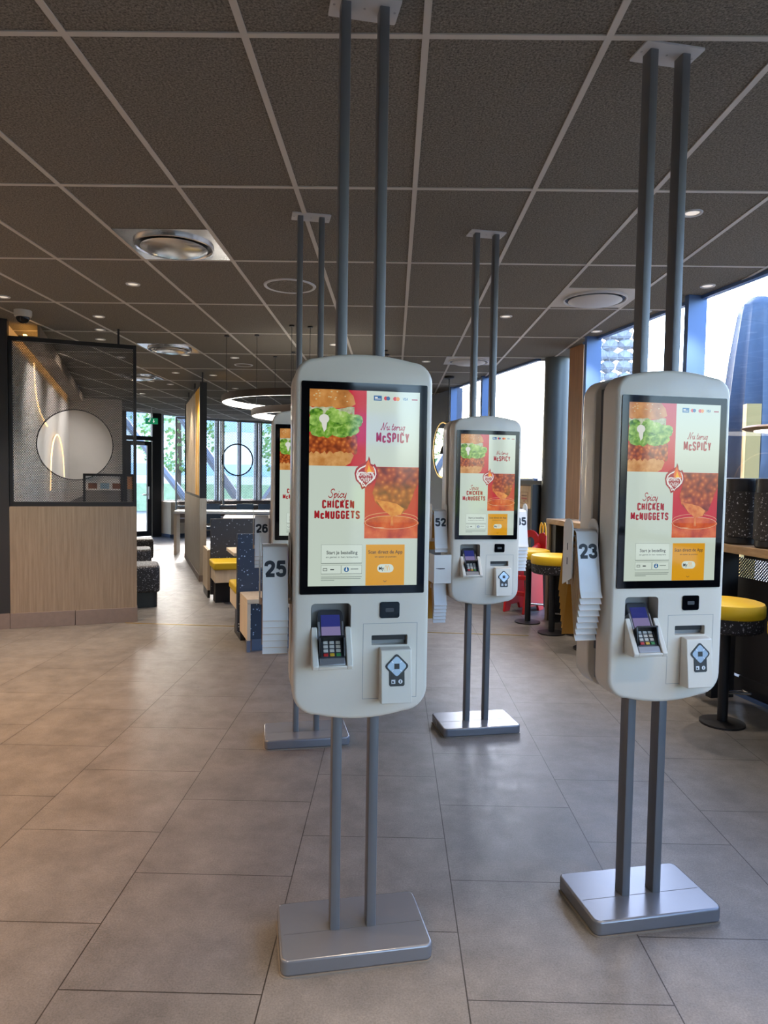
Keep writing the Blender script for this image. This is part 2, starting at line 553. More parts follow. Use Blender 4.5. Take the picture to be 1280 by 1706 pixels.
def ribbon(mb, pts, w, fn, m):
    pts = [Vector(p) for p in pts]
    L, R = [], []
    for i, p in enumerate(pts):
        t = (pts[min(i + 1, len(pts) - 1)] - pts[max(i - 1, 0)])
        if t.length < 1e-9: t = Vector((1, 0))
        t.normalize(); n = Vector((-t.y, t.x)) * w / 2
        L.append(mb.bm.verts.new(fn(*(p + n)))); R.append(mb.bm.verts.new(fn(*(p - n))))
    for i in range(len(pts) - 1):
        f = mb.bm.faces.new((L[i], L[i + 1], R[i + 1], R[i])); f.material_index = m
def spline(pts, n=6):
    out = []
    for i in range(len(pts) - 1):
        p0 = Vector(pts[max(i - 1, 0)]); p1 = Vector(pts[i]); p2 = Vector(pts[i + 1]); p3 = Vector(pts[min(i + 2, len(pts) - 1)])
        for k in range(n):
            t = k / n
            out.append(0.5 * ((2 * p1) + (-p0 + p2) * t + (2 * p0 - 5 * p1 + 4 * p2 - p3) * t * t + (-p0 + 3 * p1 - 3 * p2 + p3) * t ** 3))
    out.append(Vector(pts[-1]))
    return out

# drawn lettering: L = straight strokes, S = smooth strokes, in a unit box
CC = [(1, .76), (.93, .94), (.5, 1), (.07, .94), (0, .76), (0, .24), (.07, .06), (.5, 0), (.93, .06), (1, .24)]
BLOCK = {
 'C': (1, [('S', CC)]), 'c': (.8, [('S', [(x, y * .64) for x, y in CC])]),
 'S': (1, [('S', [(1, .76), (.92, .94), (.5, 1), (.08, .94), (0, .77), (.12, .6), (.5, .5), (.88, .4), (1, .23), (.92, .06), (.5, 0), (.08, .06), (0, .24)])]),
 'P': (1, [('L', [(0, 0), (0, 1)]), ('S', [(0, 1), (.55, 1), (.93, .92), (1, .73), (.93, .53), (.55, .45), (0, .45)])]),
 'I': (.02, [('L', [(.5, 0), (.5, 1)])]), 'Y': (1.05, [('L', [(0, 1), (.5, .42)]), ('L', [(1, 1), (.5, .42), (.5, 0)])]),
 'M': (1.35, [('L', [(0, 0), (0, 1), (.5, .25), (1, 1), (1, 0)])]), 'H': (1, [('L', [(0, 0), (0, 1)]), ('L', [(1, 0), (1, 1)]), ('L', [(0, .5), (1, .5)])]),
 'K': (1.05, [('L', [(0, 0), (0, 1)]), ('L', [(1, 1), (.05, .42)]), ('L', [(.38, .6), (1, 0)])]),
 'E': (.85, [('L', [(1.25, 1), (0, 1), (0, 0), (1.25, 0)]), ('L', [(0, .52), (1.1, .52)])]), 'N': (1.05, [('L', [(0, 0), (0, 1), (1, 0), (1, 1)])]),
 'U': (1, [('S', [(0, 1), (0, .6), (0, .25), (.1, .06), (.5, 0), (.9, .06), (1, .25), (1, .6), (1, 1)])]),
 'G': (1, [('S', CC), ('L', [(1, .24), (1, .46), (.55, .46)])]), 'T': (.95, [('L', [(-.32, 1), (1.32, 1)]), ('L', [(.5, 1), (.5, 0)])]),
 '2': (1, [('S', [(0, .70), (.06, .90), (.5, 1), (.93, .91), (1, .72), (.88, .53), (.45, .27), (.04, .0)]), ('L', [(-.05, 0), (1.2, 0)])]),
 '3': (1, [('S', [(0, .75), (.1, .93), (.5, 1), (.9, .92), (.95, .75), (.84, .58), (.42, .53)]), ('S', [(.42, .53), (.88, .46), (1, .27), (.92, .08), (.5, 0), (.08, .07), (0, .26)])]),
 '5': (1, [('L', [(1.1, 1), (.16, 1), (.07, .50)]), ('S', [(.07, .50), (.3, .60), (.62, .62), (.92, .52), (1, .31), (.9, .08), (.5, 0), (.08, .07), (0, .23)])]),
 '6': (1, [('S', [(.96, .80), (.85, .94), (.5, 1), (.12, .88), (0, .5), (.05, .12), (.5, 0), (.93, .09), (1, .31), (.9, .53), (.5, .62), (.12, .50), (0, .33)])]),
}
SCRIPT = {
 'S': (.85, [('S', [(.9, .86), (.72, 1), (.35, .92), (.32, .66), (.66, .42), (.66, .12), (.3, 0), (0, .16)])]),
 'N': (1.1, [('S', [(0, .08), (.12, .0), (.26, .55), (.34, 1)]), ('S', [(.34, 1), (.5, .5), (.68, 0)]), ('S', [(.68, 0), (.82, .5), (.92, .92), (1.08, 1)])]),
 'p': (.62, [('S', [(0, .3), (.2, .5), (.16, .1), (.12, -.36)]), ('S', [(.18, .36), (.45, .5), (.56, .24), (.32, 0), (.16, .08)])]),
 'i': (.36, [('S', [(0, .3), (.1, .5), (.1, .12), (.22, 0), (.4, .16)]), ('L', [(.13, .68), (.17, .76)])]),
 'c': (.5, [('S', [(.5, .4), (.3, .5), (.05, .3), (.1, .05), (.3, 0), (.55, .15)])]),
 'y': (.62, [('S', [(0, .35), (.12, .5), (.15, .12), (.35, .02), (.55, .45)]), ('S', [(.55, .5), (.5, -.2), (.25, -.42), (.0, -.3)])]),
 'u': (.66, [('S', [(0, .35), (.12, .5), (.12, .12), (.28, 0), (.5, .2), (.52, .5)]), ('S', [(.52, .5), (.52, .1), (.7, .06)])]),
 't': (.42, [('S', [(.24, .86), (.12, .15), (.25, 0), (.42, .12)]), ('L', [(.0, .52), (.4, .54)])]),
 'e': (.46, [('S', [(.05, .22), (.35, .3), (.4, .45), (.22, .5), (.05, .25), (.15, 0), (.45, .12)])]),
 'r': (.5, [('S', [(0, .3), (.15, .5), (.12, 0)]), ('S', [(.14, .3), (.35, .5), (.48, .42)])]),
 'g': (.6, [('S', [(.45, .45), (.2, .5), (.03, .2), (.2, .02), (.42, .2), (.48, .5)]), ('S', [(.48, .5), (.42, -.22), (.2, -.42), (-.05, -.28)])]), ' ': (.25, []),
}
def draw_text(mb, s, x0, x1, z0, z1, m, fn, font=BLOCK, th=0.2, cw=0.5, gap=0.3, slant=0.0):
    """letters drawn with flat strokes; th, cw, gap in units of cap height (z1 - z0)"""
    strokes, x = [], th / 2
    for ch in s:
        w, st = font[ch]
        if font is SCRIPT:
            for kind, pts in st: strokes.append((kind, [(x + px + slant * py, py) for px, py in pts]))
            x += w * 1.0 + 0.08
        else:
            for kind, pts in st: strokes.append((kind, [(x + px * w * cw, th / 2 + py * (1 - th)) for px, py in pts]))
            x += w * cw + gap
    X = x - (gap if font is BLOCK else 0) + th / 2
    hz = z1 - z0
    def mp(a, c): return fn(x0 + a / X * (x1 - x0), z0 + c * hz)
    for kind, pts in strokes:
        ps = spline(pts, 5) if kind == 'S' else [Vector(p) for p in pts]
        if kind == 'S': ribbon(mb, ps, th, mp, m)
        else:
            for p0, p1 in zip(ps, ps[1:]): ribbon(mb, [p0, p1], th, mp, m)
        if kind == 'L':
            for p in ps[1:-1]:
                vs = [mb.bm.verts.new(mp(p.x + th / 2 * math.cos(2 * PI * k / 10), p.y + th / 2 * math.sin(2 * PI * k / 10))) for k in range(10)]
                f = mb.bm.faces.new(vs); f.material_index = m
        elif font is SCRIPT:
            for p in (ps[0], ps[-1]):
                vs = [mb.bm.verts.new(mp(p.x + th * .6 * math.cos(2 * PI * k / 8), p.y + th * .6 * math.sin(2 * PI * k / 8))) for k in range(8)]
                f = mb.bm.faces.new(vs); f.material_index = m

# ------------------------------------------------------------------ building
H = 2.984
CEIL = [(-4.2, -5.0), (4.69, -5.0), (2.56, 4.88), (2.03, 7.33), (2.11, 7.37), (2.11, 8.58), (1.72, 8.6), (0.88, 11.67), (-1.40, 19.9), (-2.75, 19.8), (-6.48, 16.2),
        (-5.52, 13.86), (-6.48, 13.46), (-3.93, 6.76), (-4.32, 6.6)]
b = MB(); b.prism([(-9, -7), (7, -7), (7, 22), (-9, 22)], -0.12, 0.0)
# the floor slab follows the room outline
b.bm.free(); b = MB(); b.prism(CEIL, -0.12, 0.0)
struct(b.build('floor', 'floor', smooth=0))
b = MB(); b.prism(CEIL, H, H + 0.15)
ceil_o = struct(b.build('ceiling', 'tile', smooth=0))

def clip_line(poly, fixed, axis):
    """intervals of the line x=fixed (axis 0) or y=fixed (axis 1) inside poly"""
    hits = []
    for i in range(len(poly)):
        a, c = poly[i], poly[(i + 1) % len(poly)]
        u, v = a[axis] - fixed, c[axis] - fixed
        if (u < 0) != (v < 0):
            t = u / (u - v); hits.append(a[1 - axis] + t * (c[1 - axis] - a[1 - axis]))
    hits.sort()
    return [(hits[k], hits[k + 1]) for k in range(0, len(hits) - 1, 2)]
b = MB()
for k in range(-8, 12):
    x = -1.718 + 0.6 * k
    for a, c in clip_line(CEIL, x, 0): b.box(x - 0.012, x + 0.012, a, c, H - 0.005, H + 0.004)
for k in range(-6, 15):
    y = 2.348 + 1.2 * k
    for a, c in clip_line(CEIL, y, 1): b.box(a, c, y - 0.012, y + 0.012, H - 0.0046, H + 0.004)
struct(b.build('trim_1', 'tee', smooth=0))

def wall(name, a, b_, z0, z1, t, m, mats=None):
    q = MB(); q.wallbox(a, b_, z0, z1, t)
    return struct(q.build(name, m, smooth=0))
wall('wall_left', (-4.2, -5.1), (-4.2, 6.45), 0, H, 0.15, 'wall_white')
wall('wall_left_end', (-3.997, 6.50), (-4.35, 6.37), 0, H, -0.1, 'wall_black')
wall('wall_left_far', (-3.8, 6.75), (-6.33, 13.4), 0, H, 0.12, 'wall_white')
wall('wall_nook', (-6.33, 13.4), (-5.43, 13.74), 0, H, 0.12, 'wall_white')
wall('wall_passage', (-5.43, 13.74), (-6.4, 16.15), 0, H, 0.12, 'wall_white')
wall('wall_back', (-3.22, 19.33), (-1.5, 19.95), 0, H, 0.12, 'wall_cream')
wall('wall_slate', (0.97, 11.16), (-1.5, 19.95), 0, H, -0.12, 'wall_dark')
# low wall under the far right-hand window, black cap
q = MB(); q.wallbox((1.77, 8.42), (0.97, 11.16), 0, 1.47, -0.12, 0); q.wallbox((1.785, 8.40), (0.985, 11.14), 1.47, 1.52, -0.15, 1)
q.wallbox((1.78, 8.40), (1.77, 8.45), 0.0, 1.47, 0.1, 1)
struct(q.build('wall_right_low', ['wall_brown', 'black_metal'], smooth=0))

# glazing
def window(n, a, b_, z0, z1, posts, frame_m='mullion', depth=0.14, pw=0.06, rails=()):
    """glass between a and b_; posts: fractions along; depth: fins into the room (left of a->b)"""
    a, b_ = Vector(a), Vector(b_)
    d = b_ - a; L = d.length; u = d / L
    q = MB()
    for s in posts:
        p = a + u * (s * L - pw / 2); e = a + u * (s * L + pw / 2)
        q.wallbox(p, e, z0, z1, depth, 0)
        # pale outer strip of each post
        p2 = a + u * (s * L + pw / 2); e2 = p2 + u * 0.02
        q.wallbox(p2, e2, z0, z1, depth * 0.5, 1)
    for z in (z0, z1 - 0.025) + tuple(rails):
        q.wallbox(a, b_, z, z + 0.025, 0.05, 0)
    f = struct(q.build('window_%d' % n, [frame_m, 'mullion_light'], smooth=0))
    g = MB(); g.wallbox(a, b_, z0, z1, -0.008)
    g.build('pane', 'glass', f, smooth=0)
    return f
# the long right-hand glazed wall: post every 1.63 m
L = 12.57
ss = [2.29 - 1.63 * k for k in range(8)]
window(1, wpt(-10.0), wpt(2.57), 0.0, H, [(s + 10.0) / L for s in ss] , depth=0.16, pw=0.05)
window(2, (1.75, 8.42), (0.97, 11.16), 1.52, H, [0.55, 0.99], depth=0.10)
window(3, (4.69, -5.0), (2.4, -5.0), 0.0, H, [0.0, 0.5, 1.0], depth=-0.12)
wall('wall_rear', (2.4, -5.0), (-4.3, -5.0), 0, H, -0.12, 'wall_brown')
# back facade, 45 degrees: door then windows above a bench-high sill
BU = Vector((0.7071, 0.7071)); BP = Vector((-6.4, 16.15))
def bpt(s, off=0.0):
    p = BP + BU * s + Vector((0.7071, -0.7071)) * off
    return (p.x, p.y)
def bw(n, s0, s1, z0=0.86, posts=(0.0, 1.0), m='mullion_light', fr=0.06):
    return window(n, bpt(s1), bpt(s0), z0, H, posts, frame_m=m, depth=0.10, pw=fr)
bw(4, 0.95, 1.75, posts=(0.04, 0.96)); bw(5, 1.79, 2.55, posts=(0.06, 0.95)); bw(6, 2.60, 3.75, posts=(0.04, 0.5, 0.96)); bw(7, 3.8, 4.48, posts=(0.05, 0.95))
q = MB(); q.wallbox(bpt(4.49), bpt(0.95), 0, 0.86, -0.12); struct(q.build('wall_back_low', 'wall_cream', smooth=0))
q = MB(); q.wallbox(bpt(0.08), bpt(0.0), 0, H, 0.1); q.wallbox(bpt(0.95), bpt(0.72), 0, H, 0.1); q.wallbox(bpt(0.72), bpt(0.08), 2.32, 2.42, 0.1)
fr = struct(q.build('door_1', 'black_metal', smooth=0))
g = MB(); g.wallbox(bpt(0.72), bpt(0.08), 2.42, H, -0.008); g.build('transom_pane', 'glass', fr, smooth=0)
q = MB(); q.wallbox(bpt(0.71, 0.03), bpt(0.60, 0.03), 0.02, 2.3, 0.05); q.wallbox(bpt(0.2, 0.03), bpt(0.09, 0.03), 0.02, 2.3, 0.05)
q.wallbox(bpt(0.6, 0.03), bpt(0.2, 0.03), 2.2, 2.3, 0.05); q.wallbox(bpt(0.6, 0.03), bpt(0.2, 0.03), 0.02, 0.15, 0.05)
q.build('door_leaf', 'black_metal', fr, smooth=0)
g = MB(); g.wallbox(bpt(0.6, 0.05), bpt(0.2, 0.05), 0.15, 2.2, -0.008); g.build('pane', 'glass', fr, smooth=0)
q = MB(); p = bpt(0.62, 0.12); p3 = bpt(0.46, 0.12)
q.tube([(p[0], p[1], 0.92), (p[0], p[1], 1.22)], 0.02); q.tube([(p[0], p[1], 1.02), (p3[0], p3[1], 1.02)], 0.016)
h = q.build('door_handle', 'white2', fr)
q = MB(); q.wallbox(bpt(0.5, 0.1), bpt(0.2, 0.1), 2.2, 2.27, 0.06); q.build('door_closer', 'silver', fr, bevel=0.005)

# column and timber cladding beside the far bar end
q = MB(); q.lathe([(0, 0), (0.145, 0), (0.145, H), (0, H)], (1.93, 8.36, 0), 40)
struct(q.build('column', 'column'))
q = MB(); q.wallbox(wpt(2.94, 0.012), wpt(2.62, 0.012), 0, H, 0.05); struct(q.build('wall_right_cladding', 'cladding', smooth=0))

q = MB(); q.wallbox(wpt(2.6, 0.03), wpt(-10, 0.03), 0, 0.13, 0.08); struct(q.build('trim_4', 'wall_black', smooth=0))
# slim brass threshold on the floor
q = MB(); q.wallbox((-2.72, 6.95), (1.35, 6.72), 0.0, 0.004, 0.012); struct(q.build('trim_2', 'gold', smooth=0))

# ------------------------------------------------------------------ outdoors
# buildings across the street
def block(name, label, x0, x1, y0, y1, h, m, stripes=()):
    t = thing(name, label, 'building', ((x0 + x1) / 2, (y0 + y1) / 2, -0.13))
    q = MB(); q.box(-(x1 - x0) / 2, (x1 - x0) / 2, -(y1 - y0) / 2, (y1 - y0) / 2, 0, h); q.build('wall', m, t, smooth=0)
    for nm, z0, z1, mm in stripes:
        q = MB(); q.box(-(x1 - x0) / 2 - .05, (x1 - x0) / 2 + .05, -(y1 - y0) / 2 - .05, (y1 - y0) / 2 + .05, z0, z1); q.build(nm, mm, t, smooth=0)
q = MB(); q.prism([(-60, -60), (60, -60), (60, 90), (-60, 90)], -0.35, -0.13); struct(q.build('ground', 'paving', smooth=0))
def tree(x, y, h, r, label):
    t = thing('tree', label, 'tree', (x, y, -0.13), 0, 'trees outside the windows')
    q = MB(); q.tube([(0, 0, 0), (0.05, 0, h * 0.5), (0, 0.05, h * 0.75)], 0.09); q.build('trunk', 'bark', t)
    q = MB()
    rnd = random.Random(int(x * 100))
    for k in range(1300):
        a = rnd.uniform(0, 2 * PI); e = rnd.uniform(-1, 1); rr = r * rnd.uniform(0.55, 1.0)
        c = Vector((rr * math.cos(a) * math.sqrt(1 - e * e), rr * math.sin(a) * math.sqrt(1 - e * e), h * 0.68 + e * h * 0.33))
        s = rnd.uniform(0.05, 0.11)
        n = Vector((rnd.uniform(-1, 1), rnd.uniform(-1, 1), rnd.uniform(-.3, 1))).normalized()
        a1 = n.orthogonal().normalized() * s; a2 = n.cross(a1) * 0.7
        q.face([c - a1, c + a2, c + a1, c - a2]); 
    q.build('foliage', 'leaf', t, smooth=0, fix=False)
tree(-11.5, 24.5, 4.6, 1.6, 'leafy tree outside the back door')
tree(-8.3, 26.5, 5.0, 1.8, 'leafy tree outside behind the slanting steel struts')
tree(-4.0, 27.0, 4.4, 1.5, 'leafy tree outside at the last back window')
def strut(a, c, r, label):
    q = MB(); q.tube([a, c], r, 6)
    return tag(q.build('steel_strut', 'steel_ext'), label, 'strut', 'slanting steel struts outside the back windows')
strut((-6.6, 20.6, 3.6), (-4.0, 20.6, -0.15), 0.14, 'steel strut outside falling steeply across the round-holed window')
strut((-9.4, 22.5, 4.0), (-6.1, 22.5, -0.15), 0.12, 'steel strut outside seen left of the yellow slatted divider')
strut((-3.2, 21.2, 1.9), (-4.6, 21.2, -0.15), 0.12, 'short steel strut outside rising towards the cream wall')
block('canopy_building', 'pale blue canopy building outside beyond the back windows', -14, -2, 36, 44, 5.2, 'ext_wall', (('roof_band', 3.9, 4.9, 'canopy_blue'), ('lower_band', 1.6, 2.2, 'canopy_blue')))
q = MB(); q.box(-18, 2, 30.5, 31.5, -0.13, 1.1); tag(q.build('hedge', 'pale_green', smooth=0), 'low green hedge outside beyond the back windows', 'hedge')
# stone gabion
g = thing('gabion', 'tall wire cage of pale stones outside the right window', 'gabion', (3.15, 10.3, -0.13))
q = MB(); rnd = random.Random(3)
for ix in range(5):
    for iz in range(26):
        cx = -0.42 + ix * 0.21 + rnd.uniform(-.03, .03); cz = 0.08 + iz * 0.155 + rnd.uniform(-.02, .02)
        bm2 = bmesh.new(); bmesh.ops.create_icosphere(bm2, subdivisions=1, radius=1)
        base = len(q.bm.verts)
        sx, sy, sz = rnd.uniform(.115, .15), 0.13, rnd.uniform(.085, .115)
        vm = {}
        for v in bm2.verts:
            k = rnd.uniform(.88, 1.15)
            vm[v] = q.bm.verts.new((cx + v.co.x * sx * k, v.co.y * sy * k, cz + v.co.z * sz * k))
        for f in bm2.faces: q.bm.faces.new([vm[v] for v in f.verts])
        bm2.free()
q.build('stones', 'gabion', g, smooth=0)
q = MB()
for k in range(12): q.tube([(-0.55 + k * 0.1, -0.15, 0), (-0.55 + k * 0.1, -0.15, 4.1)], 0.004, 4)
for k in range(28): q.tube([(-0.55, -0.15, k * 0.15), (0.55, -0.15, k * 0.15)], 0.004, 4)
q.build('wire_cage', 'wire', g)
# folded parasol
p = thing('parasol', 'closed blue grey parasol standing outside the right window', 'parasol', (3.60, 7.0, -0.13))
q = MB(); q.lathe([(0, 0.0), (0.3, 0), (0.3, 0.06), (0.05, 0.1), (0.035, 0.4), (0.035, 3.45), (0, 3.47)], n=16); q.build('pole', 'steel_ext', p)
q = MB()
n = 24; prev = None
for z, r in ((1.45, 0.10), (1.6, 0.24), (1.9, 0.29), (2.4, 0.265), (2.9, 0.22), (3.3, 0.17), (3.42, 0.15), (3.5, 0.06)):
    ring = [q.bm.verts.new((r * (1 + 0.16 * (k % 2)) * math.cos(2 * PI * k / n), r * (1 + 0.16 * (k % 2)) * math.sin(2 * PI * k / n), z)) for k in range(n)]
    if prev:
        for k in range(n): q.bm.faces.new((prev[k], prev[(k + 1) % n], ring[(k + 1) % n], ring[k]))
    prev = ring
q.bm.faces.new(prev); q.build('canopy', 'fabric_blue', p, smooth=60)
q = MB(); q.wallbox((3.33, 6.62), (3.46, 6.60), -0.13, 2.28, 0.1)
tag(q.build('timber_post', 'tan_post', smooth=0), 'tan wooden post outside in front of the closed parasol', 'post')
block('office_building', 'pale office building outside beyond the closed parasol', 22, 30, 30, 44, 8.5, 'ext_wall',
      (('window_band', 1.0, 2.0, 'ext_dark'), ('window_band', 3.2, 4.4, 'ext_dark'), ('awning', 2.3, 2.6, 'ext_orange'), ('window_band', 5.6, 6.8, 'ext_dark')))
block('low_building', 'low pale building far outside the far right window', 14, 22, 60, 70, 2.6, 'ext_wall', (('roof_band', 1.9, 2.6, 'ext_blue'),))
block('shop_building', 'grey shop building with blue fascia across the street behind the viewer', -6, 16, -42, -34, 7, 'ext_dark', (('fascia', 3.6, 5.4, 'ext_blue'),))
q = MB(); q.box(-8, 18, -22, -21, -0.13, 1.2)
tag(q.build('hedge', 'leaf', smooth=0), 'clipped green hedge across the street behind the viewer', 'hedge')

# ------------------------------------------------------------------ kiosks
KA = math.radians(11.8)
HW = 0.21
def outline(i=0.0, n=7):
    """shell outline (x, z), inset by i"""
    pts = []
    w = HW - i
    def corner(cx, cz, r, a0):
        for k in range(n + 1):
            a = math.radians(a0 + 90 * k / n)
            pts.append((cx + (r - i) * math.cos(a), cz + (r - i) * math.sin(a)))
    rt_, rb_ = 0.062, 0.075
    corner(HW - rt_, 1.882 - rt_, rt_, 0)
    for k in range(1, 8):
        t = k / 8; x = (HW - rt_) * (1 - 2 * t)
        pts.append((x, 1.882 - i + 0.017 * (1 - (2 * t - 1) ** 2)))
    corner(-HW + rt_, 1.882 - rt_, rt_, 90)
    corner(-HW + rb_, 0.800 + rb_, rb_, 180)
    for k in range(1, 8):
        t = k / 8; x = (HW - rb_) * (2 * t - 1)
        pts.append((x, 0.800 + i - 0.017 * (1 - (2 * t - 1) ** 2)))
    corner(HW - rb_, 0.800 + rb_, rb_, 270)
    return pts

BAY = (-0.157, -0.035, 0.967, 1.145)
SLOT = (0.030, 0.143, 1.013, 1.044)
def shell(front=True):
    q = MB(); bm = q.bm
    rings = []
    prof = [(-0.028, 0.004), (-0.032, 0.0), (-0.108, 0.0), (-0.1145, 0.0025), (-0.1185, 0.007), (-0.120, 0.013)]
    for y, i in prof:
        rings.append([bm.verts.new((x, y, z)) for x, z in outline(i)])
    n = len(rings[0])
    for A, B in zip(rings, rings[1:]):
        for k in range(n):
            bm.faces.new((A[k], A[(k + 1) % n], B[(k + 1) % n], B[k]))
    bm.faces.new(rings[0])
    edges = []
    R = rings[-1]
    for k in range(n):
        e = bm.edges.get((R[k], R[(k + 1) % n])); edges.append(e)
    if front:
        for (x0, x1, z0, z1), yd, r in ((BAY, -0.062, 0.012), (SLOT, -0.095, 0.003)):
            o = rrect(x1 - x0, z1 - z0, r, 3, (x0 + x1) / 2, (z0 + z1) / 2)
            A = [bm.verts.new((x, -0.120, z)) for x, z in o]
            B = [bm.verts.new((x, yd, z)) for x, z in o]
            m_ = len(o)
            for k in range(m_):
                f = bm.faces.new((A[k], A[(k + 1) % m_], B[(k + 1) % m_], B[k]))
                edges.append(bm.edges.get((A[k], A[(k + 1) % m_])))
            f = bm.faces.new(B)
            f.material_index = 1
    bmesh.ops.triangle_fill(bm, use_beauty=True, use_dissolve=False, edges=edges, normal=(0, -1, 0))
    return q

def display_mesh():
    q = MB()
    names = ['d_bg', 'd_red', 'd_bun', 'd_seed', 'd_onion', 'd_lettuce', 'd_lettuce2', 'd_mayo', 'd_chicken', 'd_bun2', 'd_textred',
             'd_white', 'd_orange', 'd_yellowflame', 'd_nugget', 'd_drip', 'd_sauce', 'd_saucelight', 'd_amber', 'd_grey', 'd_blue', 'd_navy', 'd_gold', 'd_pale', 'd_mred', 'd_morange']
    M['d_bg'] = emis('d_bg', rgb(208, 222, 208), 0.92)
    M['d_red'] = emis('d_red', rgb(205, 30, 42), 0.9)
    M['d_bun'] = emis_tex('d_bun', [(0.25, rgb(150, 92, 40)), (0.5, rgb(196, 132, 66)), (0.75, rgb(222, 166, 98))], 'noise', 26)
    M['d_seed'] = emis('d_seed', rgb(230, 205, 150), 0.8)
    M['d_onion'] = emis_tex('d_onion', [(0.3, rgb(120, 130, 70)), (0.7, rgb(205, 210, 180))], 'noise', 60)
    M['d_lettuce'] = emis_tex('d_lettuce', [(0.3, rgb(50, 100, 28)), (0.5, rgb(110, 160, 50)), (0.72, rgb(178, 208, 110))], 'noise', 70)
    M['d_lettuce2'] = emis_tex('d_lettuce2', [(0.3, rgb(90, 140, 48)), (0.6, rgb(160, 200, 96)), (0.8, rgb(214, 228, 166))], 'noise', 60)
    M['d_mayo'] = emis('d_mayo', rgb(236, 236, 226), 0.9)
    chick = [(0.0, rgb(224, 144, 66)), (0.3, rgb(184, 92, 38)), (0.6, rgb(126, 54, 24)), (0.9, rgb(90, 38, 18))]
    M['d_chicken'] = emis_tex('d_chicken', chick, 'voro', 95)
    M['d_bun2'] = emis_tex('d_bun2', [(0.3, rgb(186, 122, 58)), (0.7, rgb(220, 166, 102))], 'noise', 50)
    M['d_textred'] = emis('d_textred', rgb(168, 30, 40), 0.9)
    M['d_white'] = emis('d_white', rgb(240, 240, 236), 0.95)
    M['d_orange'] = emis('d_orange', rgb(236, 110, 34), 0.95)
    M['d_yellowflame'] = emis('d_yellowflame', rgb(250, 190, 40), 0.95)
    M['d_nugget'] = emis_tex('d_nugget', [(0.0, rgb(222, 132, 60)), (0.3, rgb(176, 78, 32)), (0.6, rgb(124, 44, 20)), (0.9, rgb(84, 26, 14))], 'voro', 62)
    M['d_drip'] = emis_tex('d_drip', [(0.3, rgb(196, 84, 26)), (0.7, rgb(238, 160, 78))], 'noise', 40)
    M['d_sauce'] = emis_tex('d_sauce', [(0.3, rgb(168, 52, 20)), (0.5, rgb(206, 84, 30)), (0.75, rgb(228, 126, 60))], 'noise', 30)
    M['d_saucelight'] = emis('d_saucelight', rgb(246, 196, 150), 0.8)
    M['d_amber'] = emis('d_amber', rgb(226, 162, 28), 0.95)
    M['d_grey'] = emis('d_grey', rgb(120, 134, 128), 0.7)
    M['d_blue'] = emis('d_blue', rgb(38, 104, 160), 0.9)
    M['d_navy'] = emis('d_navy', rgb(52, 56, 60), 0.7)
    M['d_gold'] = emis('d_gold', rgb(236, 176, 50), 0.95)
    M['d_pale'] = emis('d_pale', rgb(218, 232, 220), 0.95)
    M['d_mred'] = emis('d_mred', rgb(220, 50, 60), 0.9)
    M['d_morange'] = emis('d_morange', rgb(240, 150, 50), 0.9)
    I = {k: i for i, k in enumerate(names)}
    def XZ(u, v): return (-0.168 + 0.336 * u, 1.789 - 0.590 * v)
    lay = [0]
    def Y(): return -0.1243 - 0.00013 * lay[0]
    def poly(uv, m):
        y = Y()
        q.face([(XZ(u, v)[0], y, XZ(u, v)[1]) for u, v in uv], I[m])
    def rect(u0, v0, u1, v1, m): poly([(u0, v0), (u0, v1), (u1, v1), (u1, v0)], m)
    def disc(u, v, r, m, n=20, sx=1.0, sy=1.0):
        poly([(u + sx * r * math.cos(2 * PI * k / n), v - sy * r * 0.5695 * math.sin(2 * PI * k / n)) for k in range(n)], m)
    def txt(s, u0, u1, v0, v1, m, bold=0.0, shear=0.0, space=1.0):
        a = XZ(u0, v1); c = XZ(u1, v0)
        put_text(q, s, a[0], c[0], a[1], c[1], Y(), I[m], bold, shear, space)
    def rib(pts, w, m):
        y = Y()
        ribbon(q, [XZ(*p) for p in pts], w, lambda a, c: (a, y, c), I[m])
    def clipr(pts, u0, v0, u1, v1):
        return [(min(max(u, u0), u1), min(max(v, v0), v1)) for u, v in pts]
    rnd = random.Random(11)
    def rag(u0, u1, top, bot, n, amp):
        up_ = [(u0 + (u1 - u0) * k / n, top + rnd.uniform(-amp, amp)) for k in range(n + 1)]
        dn = [(u0 + (u1 - u0) * k / n, bot + rnd.uniform(-amp, amp)) for k in range(n + 1)][::-1]
        return up_ + dn
    rect(0, 0, 1, 1, 'd_bg')
    lay[0] = 1
    rect(0, 0, 0.51, 0.385, 'd_red'); rect(0.505, 0.385, 1, 0.755, 'd_red')
    # burger, cropped on the left
    lay[0] = 2
    poly([(0, 0), (0.34, 0), (0.39, 0.03), (0.41, 0.07), (0.36, 0.088), (0.18, 0.095), (0, 0.088)], 'd_bun')
    poly([(0, 0.355), (0, 0.30), (0.36, 0.30), (0.40, 0.33), (0.37, 0.37), (0.32, 0.385), (0, 0.385)], 'd_bun2')
    lay[0] = 3
    for k in range(14): disc(rnd.uniform(0.03, 0.34), rnd.uniform(0.008, 0.06), 0.006, 'd_seed', 8, 1.4)
    poly(rag(0.0, 0.40, 0.088, 0.125, 14, 0.008), 'd_onion')
    lay[0] = 4
    poly(clipr(rag(0.0, 0.43, 0.225, 0.318, 22, 0.010), 0, 0, 0.51, 0.385), 'd_chicken')
    lay[0] = 5
